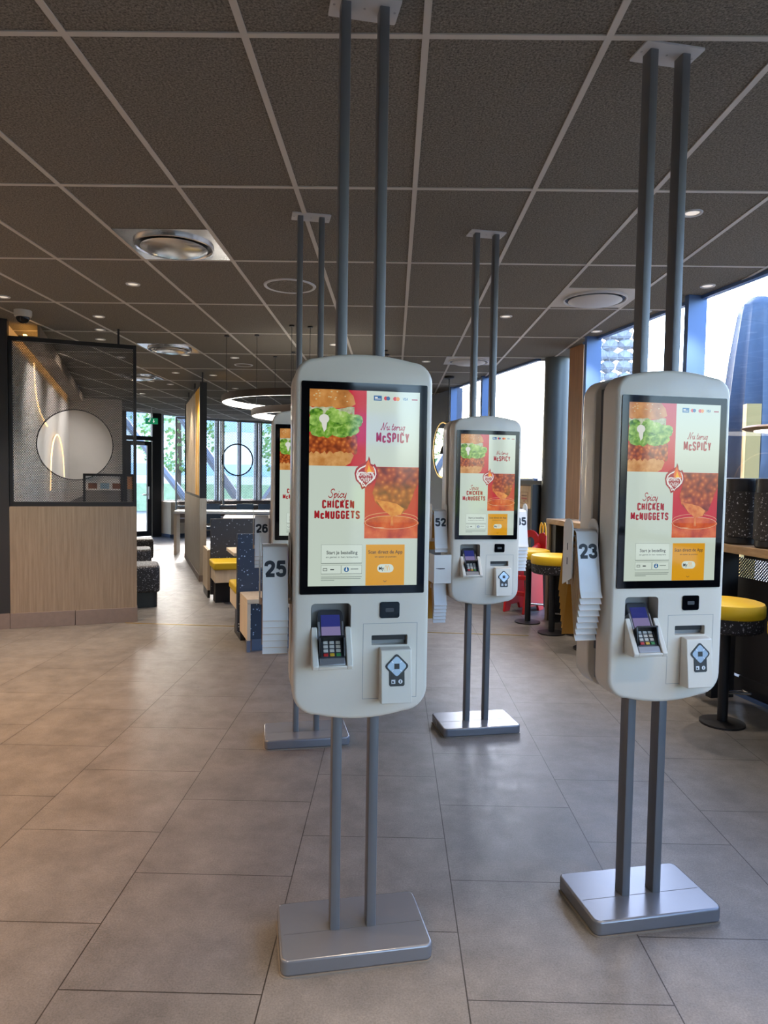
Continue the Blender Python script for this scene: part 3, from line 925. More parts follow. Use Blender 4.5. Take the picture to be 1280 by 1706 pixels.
    for k in range(30):
        cu, cv = 0.02 + 0.40 * ((k * 7) % 30) / 30, rnd.uniform(0.12, 0.215)
        a0 = rnd.uniform(0, 6.28); L_ = rnd.uniform(0.05, 0.085)
        pts = []
        for j in range(14):
            a = a0 + j * 2 * PI / 14
            rr = L_ * (0.75 + 0.35 * rnd.random())
            pts.append((cu + rr * math.cos(a) * 1.1, cv + rr * 0.42 * math.sin(a)))
        lay[0] = 5 + k * 0.19
        poly(clipr(pts, 0, 0.09, 0.5, 0.26), 'd_lettuce' if k % 2 else 'd_lettuce2')
    lay[0] = 11
    disc(0.13, 0.148, 0.045, 'd_mayo', 20, 1.0, 0.9)
    poly([(0.10, 0.15), (0.16, 0.15), (0.15, 0.20), (0.13, 0.215), (0.115, 0.19)], 'd_mayo')
    # top icons
    lay[0] = 2
    rect(0.575, 0.022, 0.648, 0.048, 'd_blue'); disc(0.685, 0.035, 0.018, 'd_mred'); disc(0.77, 0.036, 0.018, 'd_mred')
    lay[0] = 3
    rect(0.585, 0.029, 0.61, 0.035, 'd_white'); rect(0.585, 0.038, 0.638, 0.041, 'd_white'); disc(0.706, 0.035, 0.018, 'd_blue'); disc(0.795, 0.036, 0.018, 'd_morange')
    txt('VISA', 0.842, 0.888, 0.028, 0.043, 'd_blue', 0.02, 0.2); rect(0.925, 0.034, 0.978, 0.041, 'd_textred')
    # slogans
    def dtx(t, u0, u1, v0, v1, **kw):
        p = XZ(u0, v1); c = XZ(u1, v0); y = Y()
        draw_text(q, t, p[0], c[0], p[1], c[1], I['d_textred'], lambda a, b_: (a, y, b_), **kw)
    dtx('Nu terug', 0.640, 0.870, 0.160, 0.196, font=SCRIPT, th=0.13, slant=0.3)
    dtx('McSPICY', 0.602, 0.908, 0.209, 0.262, th=0.19, cw=0.27, gap=0.29)
    dtx('Spicy', 0.172, 0.340, 0.503, 0.546, font=SCRIPT, th=0.12, slant=0.3)
    dtx('CHICKEN', 0.120, 0.410, 0.558, 0.602, th=0.21, cw=0.27, gap=0.31)
    dtx('McNUGGETS', 0.052, 0.462, 0.612, 0.656, th=0.21, cw=0.27, gap=0.31)
    # dipped nugget
    lay[0] = 2
    rect(0.505, 0.672, 1, 0.755, 'd_sauce')
    disc(0.755, 0.675, 0.26, 'd_sauce', 40, 0.98, 0.24)
    lay[0] = 3
    y = Y()
    rib([(0.755 + 0.245 * math.cos(a), 0.672 + 0.034 * math.sin(a)) for a in [k * PI / 20 for k in range(41)]], 0.0016, 'd_saucelight')
    rib([(0.755 + 0.245 * math.cos(a), 0.655 + 0.034 * math.sin(a)) for a in [PI + k * PI / 20 for k in range(21)]], 0.0014, 'd_saucelight')
    disc(0.64, 0.70, 0.05, 'd_saucelight', 14, 1, 0.1)
    lay[0] = 4
    poly([(0.73, 0.60), (0.78, 0.60), (0.765, 0.65), (0.775, 0.69), (0.745, 0.69), (0.75, 0.65)], 'd_drip')
    nug = [(0.62, 0.387), (1.0, 0.387), (1.0, 0.47), (0.965, 0.505), (0.94, 0.55), (0.90, 0.60), (0.84, 0.632), (0.76, 0.642), (0.68, 0.61), (0.60, 0.565), (0.575, 0.52), (0.60, 0.47), (0.605, 0.42)]
    poly(nug, 'd_nugget')
    lay[0] = 5
    poly([(0.60, 0.55), (0.66, 0.56), (0.72, 0.565), (0.80, 0.575), (0.87, 0.60), (0.84, 0.632), (0.76, 0.642), (0.68, 0.61)], 'd_drip')
    # flame badge
    bx, bv = 0.515, 0.418
    def bad(pts, k=1.0): return [(bx + (u - 0.5) * 0.215 * k, bv + (v - 0.5) * 0.172 * k) for u, v in pts]
    drop = [(0.60, 0.0), (0.66, 0.10), (0.68, 0.22), (0.80, 0.26), (0.86, 0.22), (0.97, 0.36), (1.0, 0.52), (0.93, 0.68), (0.72, 0.84), (0.32, 1.0), (0.25, 0.86), (0.06, 0.72), (0.0, 0.52), (0.06, 0.38), (0.2, 0.28), (0.42, 0.2), (0.56, 0.12)]
    lay[0] = 12
    poly(bad(drop), 'd_textred')
    lay[0] = 13
    poly(bad([(0.5 + (u - 0.5) * 0.86, 0.52 + (v - 0.5) * 0.80) for u, v in drop]), 'd_white')
    lay[0] = 14
    poly(bad([(0.5 + (u - 0.5) * 0.76, 0.53 + (v - 0.5) * 0.70) for u, v in drop]), 'd_textred')
    lay[0] = 15
    poly(bad([(0.58, 0.10), (0.68, 0.28), (0.82, 0.34), (0.86, 0.5), (0.7, 0.48), (0.56, 0.56), (0.42, 0.42), (0.48, 0.26)]), 'd_orange')
    lay[0] = 16
    poly(bad([(0.60, 0.26), (0.68, 0.40), (0.74, 0.46), (0.62, 0.52), (0.52, 0.46), (0.56, 0.38)]), 'd_yellowflame')
    heart = []
    for k in range(32):
        t = 2 * PI * k / 32
        heart.append((0.48 + 0.36 * (16 * math.sin(t) ** 3) / 16, 0.66 - 0.26 * (13 * math.cos(t) - 5 * math.cos(2 * t) - 2 * math.cos(3 * t) - math.cos(4 * t)) / 16))
    lay[0] = 17
    poly(bad(heart), 'd_white')
    lay[0] = 18
    poly(bad([(0.48 + (u - 0.48) * 0.86, 0.65 + (v - 0.65) * 0.84) for u, v in heart]), 'd_textred')
    lay[0] = 19
    txt('SUPERHOT', bx - 0.075, bx + 0.065, bv - 0.004, bv + 0.018, 'd_white', 0.012)
    txt('LOVERS', bx - 0.065, bx + 0.045, bv + 0.024, bv + 0.048, 'd_white', 0.012)
    # order buttons
    lay[0] = 1
    rect(0.117, 0.787, 0.487, 0.884, 'd_grey'); rect(0.117, 0.893, 0.297, 0.938, 'd_grey'); rect(0.303, 0.893, 0.487, 0.938, 'd_grey')
    lay[0] = 2
    rect(0.119, 0.788, 0.486, 0.881, 'd_pale'); rect(0.119, 0.894, 0.295, 0.936, 'd_pale'); rect(0.305, 0.894, 0.485, 0.936, 'd_pale')
    lay[0] = 3
    txt('Start je bestelling', 0.165, 0.445, 0.818, 0.842, 'd_navy', 0.012)
    txt('en geniet in het restaurant', 0.160, 0.452, 0.846, 0.858, 'd_grey', 0.01)
    rect(0.135, 0.908, 0.172, 0.922, 'd_navy'); rect(0.200, 0.912, 0.235, 0.918, 'd_navy'); rect(0.385, 0.911, 0.455, 0.915, 'd_grey')
    disc(0.347, 0.915, 0.023, 'd_blue')
    for k, w in ((0, 0.37), (1, 0.36), (2, 0.12)): rect(0.117, 0.952 + k * 0.0085, 0.117 + w, 0.9545 + k * 0.0085, 'd_grey')
    lay[0] = 4
    rect(0.139, 0.9105, 0.168, 0.9195, 'd_pale'); rect(0.343, 0.904, 0.351, 0.918, 'd_white'); disc(0.347, 0.918, 0.009, 'd_white', 10)
    lay[0] = 2
    rect(0.522, 0.787, 0.882, 0.9995, 'd_amber')
    lay[0] = 3
    txt('Scan direct de App', 0.545, 0.862, 0.816, 0.840, 'd_navy', 0.012)
    txt('en spaar je punten', 0.605, 0.805, 0.846, 0.857, 'd_navy', 0.008)
    o = []
    for a0, cx in ((-90, 0.745), (90, 0.665)):
        for k in range(9):
            a = math.radians(a0 + 180 * k / 8)
            o.append((cx + 0.036 * math.cos(a), 0.911 - 0.0215 * math.sin(a)))
    poly(o, 'd_pale')
    rib([(0.687, 0.975), (0.702, 0.982), (0.717, 0.975)], 0.0016, 'd_navy')
    lay[0] = 4
    txt('My', 0.645, 0.692, 0.902, 0.926, 'd_navy', 0.02)
    arch = [(0.700, 0.924), (0.702, 0.906), (0.710, 0.896), (0.718, 0.906), (0.722, 0.922)]
    a1 = spline(arch, 4); rib([tuple(p) for p in a1], 0.0016, 'd_gold')
    rib([(p[0] + 0.022, p[1]) for p in a1], 0.0016, 'd_gold')
    return q, names

def kiosk_proto():
    t = thing('order_kiosk', 'x', 'ordering kiosk', (0, 0, 0), KA, 'self-service ordering kiosks')
    # floor base with a seam across the top
    q = MB(); q.prism(rrect(0.48, 0.292, 0.025, 5), 0.004, 0.055)
    bs = q.build('base', 'base_top', t, bevel=0.007, seg=3)
    q = MB(); q.box(-0.225, -0.078, -0.0235, -0.022, 0.0545, 0.0556); q.box(-0.042, 0.042, -0.0235, -0.022, 0.0545, 0.0556); q.box(0.078, 0.225, -0.0235, -0.022, 0.0545, 0.0556)
    q.build('seam', 'spine', bs, smooth=0)
    q = MB(); q.prism(rrect(0.486, 0.298, 0.028, 5), 0.0, 0.005); q.build('gasket', 'gasket', bs, smooth=0)
    for sx in (-1, 1):
        q = MB(); q.prism(rrect(0.031, 0.052, 0.004, 2, sx * 0.06, 0.0), 0.055, H - 0.006)
        q.build('pole', 'steel', t, smooth=30)
    q = MB(); q.prism(rrect(0.215, 0.115, 0.006, 3), H - 0.006, H); cp = q.build('ceiling_plate', 'plate_white', t)
    for sx in (-1, 0, 1):
        q = MB(); q.lathe([(0, -0.0015), (0.004, -0.001), (0.004, 0)], (sx * 0.095, 0.0, H - 0.006), 10); q.build('screw', 'silver', cp)
    # twin shells and the spine between them
    fs = shell(True).build('front_shell', ['white', 'grey_shell'], t, smooth=32, fix=True)
    rs = shell(False); rs.xform(Matrix.Rotation(PI, 4, 'Z')); rs = rs.build('rear_shell', 'white', t, smooth=32)
    q = MB(); q.prism(rrect(0.384, 0.638, 0.004, 2, 0, 1.493), 0.120, 0.1225, axis='y'); q.build('rear_screen', 'black_glass', rs, smooth=0)
    q = MB(); q.box(-0.186, -0.078, -0.03, 0.03, 0.94, 1.845); q.box(-0.042, 0.042, -0.03, 0.03, 0.94, 1.845); q.box(0.078, 0.186, -0.03, 0.03, 0.94, 1.845)
    q.build('spine', 'spine', t, smooth=0)
    q = MB(); q.box(-0.180, -0.078, -0.03, 0.03, 0.835, 0.938); q.box(-0.042, 0.042, -0.03, 0.03, 0.835, 0.938); q.box(0.078, 0.180, -0.03, 0.03, 0.835, 0.938)
    q.build('spine_foot', 'grey_shell', t, smooth=0)
    # screen
    q = MB(); q.prism(rrect(0.384, 0.638, 0.004, 2, 0, 1.493), -0.1240, -0.1195, axis='y')
    sc = q.build('screen', 'black_glass', t, smooth=0)
    q, names = display_mesh(); q.build('display', names, sc, smooth=0, fix=False)
    # card reader bay: cradle cheeks, sloped back, lip
    q = MB()
    zt, zb = 1.075, 0.957
    for x0, x1 in ((-0.157, -0.138), (-0.054, -0.035)):
        q.prism([(-0.1195, zt), (-0.185, zb + 0.012), (-0.180, zb), (-0.1195, zb)], x0, x1, axis='x')
    q.prism([(-0.064, 1.0), (-0.064, 0.968), (-0.180, zb), (-0.185, zb + 0.012)], -0.140, -0.052, axis='x')
    q.build('reader_cradle', 'white', t, bevel=0.003, smooth=30)
    q = MB(); q.box(-0.150, -0.042, -0.0635, -0.061, 0.99, 1.14); q.build('bay_back', 'grey_shell', t, smooth=0)
    # payment terminal: leaning body
    term = MB()
    tilt = math.radians(32)
    def TB(fn_mb): return fn_mb.xform(Matrix.Translation((-0.096, -0.1755, 0.972)) @ Matrix.Rotation(-tilt, 4, 'X'))
    q = MB(); o = rrect(0.078, 0.176, 0.014, 4, 0, 0.086)
    q.prism(o, 0.0, 0.024, axis='y'); q.prism(rrect(0.068, 0.10, 0.012, 4, 0, 0.12), 0.022, 0.04, axis='y')
    body = TB(q).build('payment_terminal', 'dark_grey', t, bevel=0.003)
    q = MB(); q.box(-0.0395, -0.033, -0.002, 0.026, 0.03, 0.135); q.box(0.033, 0.0395, -0.002, 0.026, 0.03, 0.135); q.box(-0.0385, 0.0385, -0.003, 0.024, -0.002, 0.02)
    TB(q).build('side_trim', 'silver', body, bevel=0.002)
    q = MB(); q.box(-0.029, 0.029, -0.0016, 0.001, 0.118, 0.156, 0); q.box(-0.029, 0.029, -0.0015, 0.001, 0.080, 0.118, 1)
    TB(q).build('terminal_screen', ['tscreen', 'tscreen2'], body, smooth=0)
    # privacy hood
    q = MB()
    q.hexa([(-0.037, -0.004, 0.022), (-0.032, -0.004, 0.022), (-0.032, -0.004, 0.076), (-0.037, -0.004, 0.076), (-0.039, -0.006, 0.022), (-0.034, -0.010, 0.022), (-0.034, -0.026, 0.076), (-0.039, -0.026, 0.076)])
    q.hexa([(0.032, -0.004, 0.022), (0.037, -0.004, 0.022), (0.037, -0.004, 0.076), (0.032, -0.004, 0.076), (0.034, -0.010, 0.022), (0.039, -0.006, 0.022), (0.039, -0.026, 0.076), (0.034, -0.026, 0.076)])
    q.hexa([(-0.037, -0.001, 0.072), (0.037, -0.001, 0.072), (0.037, -0.001, 0.078), (-0.037, -0.001, 0.078), (-0.039, -0.028, 0.076), (0.039, -0.028, 0.076), (0.037, -0.028, 0.081), (-0.037, -0.028, 0.081)])
    TB(q).build('privacy_hood', 'black_plastic', body)
    for r in range(4):
        for c in range(3):
            q = MB(); x = -0.019 + c * 0.019; z = 0.030 + r * 0.0125
            q.box(x - 0.007, x + 0.007, -0.0035, 0.001, z - 0.0045, z + 0.0045)
            TB(q).build('key', ('key_red', 'key_yellow', 'key_green')[c] if r == 0 else 'key', body, bevel=0.001)
    # code scanner window
    q = MB(); q.prism(rrect(0.062, 0.050, 0.007, 4, 0.085, 1.122), -0.1228, -0.1185, axis='y'); s = q.build('code_scanner', 'black_glass', t)
    q = MB(); q.prism(rrect(0.026, 0.012, 0.002, 2, 0.085, 1.122), -0.1234, -0.1222, axis='y'); q.build('scanner_lens', 'dark_grey', s)
    # printer door: four hairline grooves and the receipt slot
    q = MB()
    x0, x1, z0, z1 = 0.003, 0.174, 0.846, 1.081
    for a in ((x0, x1, z1 - 0.0012, z1), (x0, x1, z0, z0 + 0.0012), (x0, x0 + 0.0012, z0, z1), (x1 - 0.0012, x1, z0, z1)):
        q.box(a[0], a[1], -0.1203, -0.119, a[2], a[3])
    q.build('printer_door', 'grey_shell', t, smooth=0)
    q = MB(); q.box(0.034, 0.139, -0.1065, -0.096, 1.026, 1.040); q.build('receipt_slot', 'black_plastic', t, smooth=0)
    # accessibility keypad box
    q = MB(); q.prism([(-0.1195, 1.008), (-0.150, 1.004), (-0.168, 0.842), (-0.1195, 0.840)], 0.054, 0.150, axis='x')
    kb = q.build('access_keypad', 'white', t, bevel=0.003, seg=2)
    sl = math.atan2(0.018, 0.162)
    def onf(x, z, d): # point on the sloped face, z measured on the face
        y = -0.150 - (1.004 - z) * 0.018 / 0.162
        return (x, y - d, z)
    cx, cz = 0.103, 0.955
    def oface(pts, d, m, q): q.face([onf(x, z, d) for x, z in pts], m)
    q = MB()
    def slab(pts, d, m):
        q.face([onf(x, z, d) for x, z in pts], m)
        n = len(pts)
        for i in range(n):
            a, c = pts[i], pts[(i + 1) % n]
            q.face([onf(a[0], a[1], d), onf(c[0], c[1], d), onf(c[0], c[1], 0), onf(a[0], a[1], 0)], m)
    def dia(r, rc=0.25):
        o = []
        for k in range(4):
            a = k * PI / 2
            p = (cx + r * math.cos(a), cz + r * math.sin(a))
            for s in (-1, 0, 1):
                b_ = a + s * 0.16
                rr = r * (0.97 if s == 0 else 0.93)
                o.append((cx + rr * math.cos(b_), cz + rr * math.sin(b_)))
        return o
    slab(dia(0.037), 0.0010, 0)
    slab([(cx - 0.024, cz - 0.010), (cx - 0.024, cz - 0.056), (cx - 0.020, cz - 0.060), (cx + 0.020, cz - 0.060), (cx + 0.024, cz - 0.056), (cx + 0.024, cz - 0.010)], 0.0011, 0)
    slab(dia(0.030), 0.0020, 1)
    slab([(cx - 0.008, cz - 0.008), (cx + 0.008, cz - 0.008), (cx + 0.008, cz + 0.008), (cx - 0.008, cz + 0.008)], 0.0030, 0)
    slab([(cx - 0.017, cz - 0.052), (cx - 0.005, cz - 0.052), (cx - 0.005, cz - 0.040), (cx - 0.017, cz - 0.040)], 0.0016, 2)
    slab([(cx - 0.015, cz - 0.050), (cx - 0.009, cz - 0.050), (cx - 0.011, cz - 0.044), (cx - 0.015, cz - 0.044)], 0.0019, 0)
    slab([(cx + 0.011 + 0.0065 * math.cos(k * PI / 6), cz - 0.046 + 0.0065 * math.sin(k * PI / 6)) for k in range(12)], 0.0016, 2)
    slab([(cx + 0.0098, cz - 0.050), (cx + 0.0122, cz - 0.050), (cx + 0.0122, cz - 0.042), (cx + 0.0098, cz - 0.042)], 0.0019, 0)
    for sx, sz in ((1, 1), (-1, 1), (1, -1), (-1, -1)):
        a = (cx + sx * 0.011, cz + sz * 0.011); c = (cx + sx * 0.016, cz + sz * 0.016); nrm = (0.0008 * sz, -0.0008 * sx)
        slab([(a[0] + nrm[0], a[1] + nrm[1]), (c[0] + nrm[0], c[1] + nrm[1]), (c[0] - nrm[0], c[1] - nrm[1]), (a[0] - nrm[0], a[1] - nrm[1])], 0.0026, 2)
    q.build('nav_pad', ['black_plastic', 'diamond', 'sticker_white'], kb, smooth=0)
    return t

KPOS = [(-0.114, 2.212), (0.905, 2.436), (0.526, 4.186), (-0.488, 3.947)]
KLAB = ['white ordering kiosk nearest the viewer, number 25 cards hanging on it',
        'white ordering kiosk by the windows with number 23 cards on its side',
        'white ordering kiosk standing further back with number 52 cards',
        'white ordering kiosk mostly hidden behind the nearest one, number 26 cards']
k0 = kiosk_proto()
kiosks = [k0]
k0.location = (KPOS[0][0], KPOS[0][1], 0); k0['label'] = KLAB[0]
for p, l in zip(KPOS[1:], KLAB[1:]):
    kiosks.append(copy_tree(k0, (p[0], p[1], 0), None, l))

# card rack: arm, inner and outer rounded plates with slits
def card_rack(parent, side, zt, dy=0.0):
    s = side
    q = MB()
    def plate(x):
        o = []
        for k in range(9):
            a = math.radians(180 * k / 8); o.append((0.034 * math.cos(a), zt + 0.002 + 0.034 * math.sin(a)))
        o += [(-0.034, zt - 0.165), (0.034, zt - 0.195)]
        q.prism(o, x - 0.002, x + 0.002, axis='x')
    plate(s * 0.308); plate(s * 0.2165)
    q.box(min(s * 0.176, s * 0.308), max(s * 0.176, s * 0.308), -0.005, 0.005, zt - 0.19, zt - 0.17)
    q.xform(Matrix.Translation((0, dy, 0)))
    r = q.build('card_rack', 'white2', parent, smooth=30)
    q = MB()
    for z in (zt - 0.06, zt - 0.11): q.box(s * 0.3102 - 0.0006, s * 0.3102 + 0.0006, -0.0025, 0.0025, z - 0.012, z + 0.012)
    q.xform(Matrix.Translation((0, dy, 0)))
    q.build('slit', 'spine', r, smooth=0)
    return r

def card(kiosk, num, k, zt, side, label, group, flap=0.225, th=0.0022, dy=0.0):
    """folded table-number card hung over the rack; k = place in the stack"""
    top = zt - 0.0215 * k
    g = 0.040 - 0.0050 * k
    slope = 0.19
    x0, x1 = sorted((side * 0.300, side * 0.2235))
    path = []
    zb = top - flap
    path.append((-g - slope * flap - 0.0085, zb)); path.append((-g - slope * (flap - 0.012) - 0.003, zb + 0.012)); path.append((-g - slope * (flap - 0.024), zb + 0.024)); path.append((-g - 0.3 * slope * flap, top - 0.3 * flap)); path.append((-g, top - 0.012))
    for j in range(1, 6):
        a = PI - PI * j / 6; path.append((g * math.cos(a), top - 0.012 + 0.012 * math.sin(a)))
    path += [(-p[0], p[1]) for p in (path[4], path[3], (-g - slope * flap, zb))]
    P2 = [Vector(p) for p in path]
    outp, inp = [], []
    for i, p in enumerate(P2):
        t = (P2[min(i + 1, len(P2) - 1)] - P2[max(i - 1, 0)]).normalized(); n = Vector((-t.y, t.x))
        outp.append(p + n * th / 2); inp.append(p - n * th / 2)
    q = MB(); bm = q.bm
    vo0 = [bm.verts.new((x0, p.x, p.y)) for p in outp]; vo1 = [bm.verts.new((x1, p.x, p.y)) for p in outp]
    vi0 = [bm.verts.new((x0, p.x, p.y)) for p in inp]; vi1 = [bm.verts.new((x1, p.x, p.y)) for p in inp]
    n = len(P2)
    for i in range(n - 1):
        for q4, m in (((vo0[i], vo0[i + 1], vo1[i + 1], vo1[i]), 0), ((vi0[i], vi1[i], vi1[i + 1], vi0[i + 1]), 1),
                      ((vo0[i], vi0[i], vi0[i + 1], vo0[i + 1]), 1), ((vo1[i], vo1[i + 1], vi1[i + 1], vi1[i]), 1)):
            f = bm.faces.new(q4); f.material_index = m
    for i in (0, n - 1):
        f = bm.faces.new((vo0[i], vo1[i], vi1[i], vi0[i])); f.material_index = 1
    bmesh.ops.recalc_face_normals(bm, faces=bm.faces)
    if num:
        def fn(a, c):
            d = top - c
            return (a, -g - slope * d - th / 2 - 0.0006 + 0.0015 * (1 if d < 0.02 else 0), c)
        xm = (x0 + x1) / 2
        draw_text(q, num, xm - 0.033, xm + 0.033, top - 0.096, top - 0.046, 2, fn, th=0.23, cw=0.46, gap=0.29)
    o = q.build('number_card', ['card_white', 'card_ochre', 'ink'], smooth=30, fix=False)
    kx = kiosk.location
    o.location = (kx[0] - math.sin(KA) * dy, kx[1] + math.cos(KA) * dy, 0); o.rotation_euler = (0, 0, KA)
    return tag(o, label, 'number card', group)
ORD = ['second', 'third', 'fourth', 'fifth', 'sixth', 'seventh', 'eighth']
def stack(kiosk, num, n, zt, side, where, dy=0.0):
    card_rack(kiosk, side, zt, dy)
    g = 'number cards hanging on the ' + where
    card(kiosk, num, 0, zt, side, 'white card printed %s hanging in front on the %s' % (num, where), g, dy=dy)
    for k in range(1, n):
        card(kiosk, None, k, zt, side, '%s card down, only its white edge showing, on the %s' % (ORD[k - 1], where), g, dy=dy)
stack(kiosks[0], '25', 6, 1.315, -1, 'nearest kiosk')
stack(kiosks[1], '23', 8, 1.363, -1, 'kiosk by the windows')
stack(kiosks[3], '26', 4, 1.305, -1, 'half-hidden kiosk')
stack(kiosks[2], '52', 2, 1.341, -1, 'left side of the further kiosk')
stack(kiosks[2], '35', 8, 1.345, 1, 'right side of the further kiosk', 0.045)
# second, lower rack of the further kiosk: slotted white box with blank cards
q = MB(); q.box(-0.312, -0.2085, -0.118, -0.114, 0.915, 1.082); q.box(-0.312, -0.308, -0.114, 0.0, 0.915, 1.082); q.box(-0.2125, -0.2085, -0.114, 0.0, 0.915, 1.082)
q.box(-0.3, -0.175, -0.004, 0.004, 0.872, 0.896)
lr = q.build('lower_card_rack', 'white2', kiosks[2], smooth=0)
q = MB(); q.prism([(-0.302, 1.002), (-0.275, 0.998), (-0.248, 1.0), (-0.248, 1.004), (-0.302, 1.004)], -0.1188, -0.1178, axis='y'); q.build('slit', 'black_plastic', lr, smooth=0)
for k in range(6):
    w = 'front blank card' if k == 0 else '%s blank card' % ORD[k - 1]
    card(kiosks[2], None, k, 1.075 - 0.19 + 0.14, -1, w + ' of the low rack under the number 52 card on the further kiosk', 'blank cards in the low rack', flap=0.245)

# ------------------------------------------------------------------ left divider and what is behind it
DA = math.radians(21.5)
DU = Vector((math.cos(DA), math.sin(DA))); DV = Vector((-DU.y, DU.x))
d = thing('screen_divider', 'wood-panelled divider with black mesh screen and round opening at the left', 'divider', (-3.71, 6.61, 0), DA)
q = MB(); q.box(0.0, 1.16, 0.0, 0.12, 0.15, 1.19); q.build('wood_panel', 'oak', d, smooth=0)
q = MB(); q.box(0.0, 0.575, -0.012, 0.13, 0.0, 0.15); q.box(0.579, 1.165, -0.012, 0.13, 0.0, 0.15); q.build('skirting', 'skirt', d, bevel=0.002)
q = MB()
for a in ((0.0, 0.03, 1.19, 2.83), (1.13, 1.16, 1.19, 2.83), (0.03, 1.13, 1.19, 1.235), (0.03, 1.13, 2.79, 2.83)): q.box(a[0], a[1], 0.03, 0.09, a[2], a[3])
q.build('frame', 'black_metal', d, bevel=0.002)
q = MB(); q.box(0.98, 1.0, 0.05, 0.07, 2.83, H); q.build('hanger_rod', 'black_metal', d)
CX, CZ, CR = 0.585, 1.805, 0.345
q = MB()
n = 72
for ra, rb in ((CR, CR + 0.008),):
    A = [(CX + ra * math.cos(2 * PI * k / n), CZ + ra * math.sin(2 * PI * k / n)) for k in range(n)]
    B = [(CX + rb * math.cos(2 * PI * k / n), CZ + rb * math.sin(2 * PI * k / n)) for k in range(n)]
    for k in range(n):
        j = (k + 1) % n
        q.hexa([(A[k][0], 0.045, A[k][1]), (B[k][0], 0.045, B[k][1]), (B[j][0], 0.045, B[j][1]), (A[j][0], 0.045, A[j][1]),
                (A[k][0], 0.075, A[k][1]), (B[k][0], 0.075, B[k][1]), (B[j][0], 0.075, B[j][1]), (A[j][0], 0.075, A[j][1])])
q.build('round_rim', 'black_metal', d)
def mesh_panel(q, x0, x1, z0, z1, y, circ, pitch=0.013, w=0.0042):
    for sg in (1, -1):
        # lines z - sg*1.6*x = c
        k = 1.7
        cs = [z - sg * k * x for x in (x0, x1) for z in (z0, z1)]
        step = pitch * math.sqrt(1 + k * k)
        c = min(cs) + step / 2
        dx, dz = 1 / math.sqrt(1 + k * k), sg * k / math.sqrt(1 + k * k)
        nx, nz = -dz * w / 2, dx * w / 2
        while c < max(cs):
            # clip to rect by x range and z range
            xa, xb = x0, x1
            e1, e2 = (z0 - c) / (sg * k), (z1 - c) / (sg * k)
            xa = max(xa, min(e1, e2)); xb = min(xb, max(e1, e2))
            segs = [(xa, xb)] if xb > xa else []
            if segs and circ:
                cx, cz, cr = circ
                A = 1 + k * k; B = 2 * (sg * k * (c - cz) - cx); Cc = cx * cx + (c - cz) ** 2 - cr * cr
                D = B * B - 4 * A * Cc
                if D > 0:
                    r1, r2 = (-B - math.sqrt(D)) / (2 * A), (-B + math.sqrt(D)) / (2 * A)
                    segs = [(a, bb) for a, bb in ((xa, min(xb, r1)), (max(xa, r2), xb)) if bb > a + 1e-4]
            for a, bb in segs:
                za, zb = c + sg * k * a, c + sg * k * bb
                yy0, yy1 = (y, y + 0.001) if sg > 0 else (y + 0.001, y + 0.002)
                q.hexa([(a - nx, yy0, za - nz), (bb - nx, yy0, zb - nz), (bb + nx, yy0, zb + nz), (a + nx, yy0, za + nz),
                        (a - nx, yy1, za - nz), (bb - nx, yy1, zb - nz), (bb + nx, yy1, zb + nz), (a + nx, yy1, za + nz)])
            c += step
q = MB(); mesh_panel(q, 0.03, 1.13, 1.235, 2.79, 0.059, (CX, CZ, CR + 0.004)); q.build('mesh', 'mesh_black', d, smooth=0, fix=False)
# black post at its left end
q = MB(); q.box(-0.30, -0.003, 0.0, 0.12, 0.15, 2.982, 0); q.box(-0.30, -0.003, -0.012, 0.13, 0.0, 0.15, 1)
o = q.build('end_post', ['wall_black', 'skirt'], smooth=0); o.location = (-3.71, 6.61, 0); o.rotation_euler = (0, 0, DA)
tag(o, 'tall black end post left of the mesh screen divider', 'post')

# cove fascia with warm strip along the far left wall
LU = Vector((-2.53, 6.65)).normalized(); LN = Vector((LU.y, -LU.x))
def lpt(s, off): p = Vector((-3.8, 6.75)) + LU * s + LN * off; return (p.x, p.y)
q = MB(); q.wallbox(lpt(6.7, 0.27), lpt(0.05, 0.27), 2.86, H, 0.02, 0); q.wallbox(lpt(6.7, 0.27), lpt(0.05, 0.27), 2.86, 2.872, -0.17, 0); q.wallbox(lpt(6.7, 0.17), lpt(0.05, 0.17), 2.874, 2.886, -0.03, 1)
struct(q.build('trim_3', ['oak', 'led_warm'], smooth=0))
def neon(pts, label):
    q = MB(); P = [Vector((*lpt(s, 0.035), z)) for s, z in pts]
    q.tube(spline(P, 6), 0.009, 8)
    return tag(q.build('neon_line', 'neon'), label, 'wall light', 'glowing lines on the white wall')
neon([(1.75, 2.85), (1.82, 2.6), (2.0, 2.42), (2.3, 2.3), (2.85, 2.2), (3.1, 2.17)], 'glowing curved line sweeping down the white wall above the round opening')
neon([(3.42, 1.26), (3.47, 1.45), (3.6, 1.78), (3.9, 2.0), (4.4, 2.12), (4.9, 2.07), (5.4, 1.82), (5.6, 1.45)], 'glowing arch-shaped line on the white wall seen through the round opening')
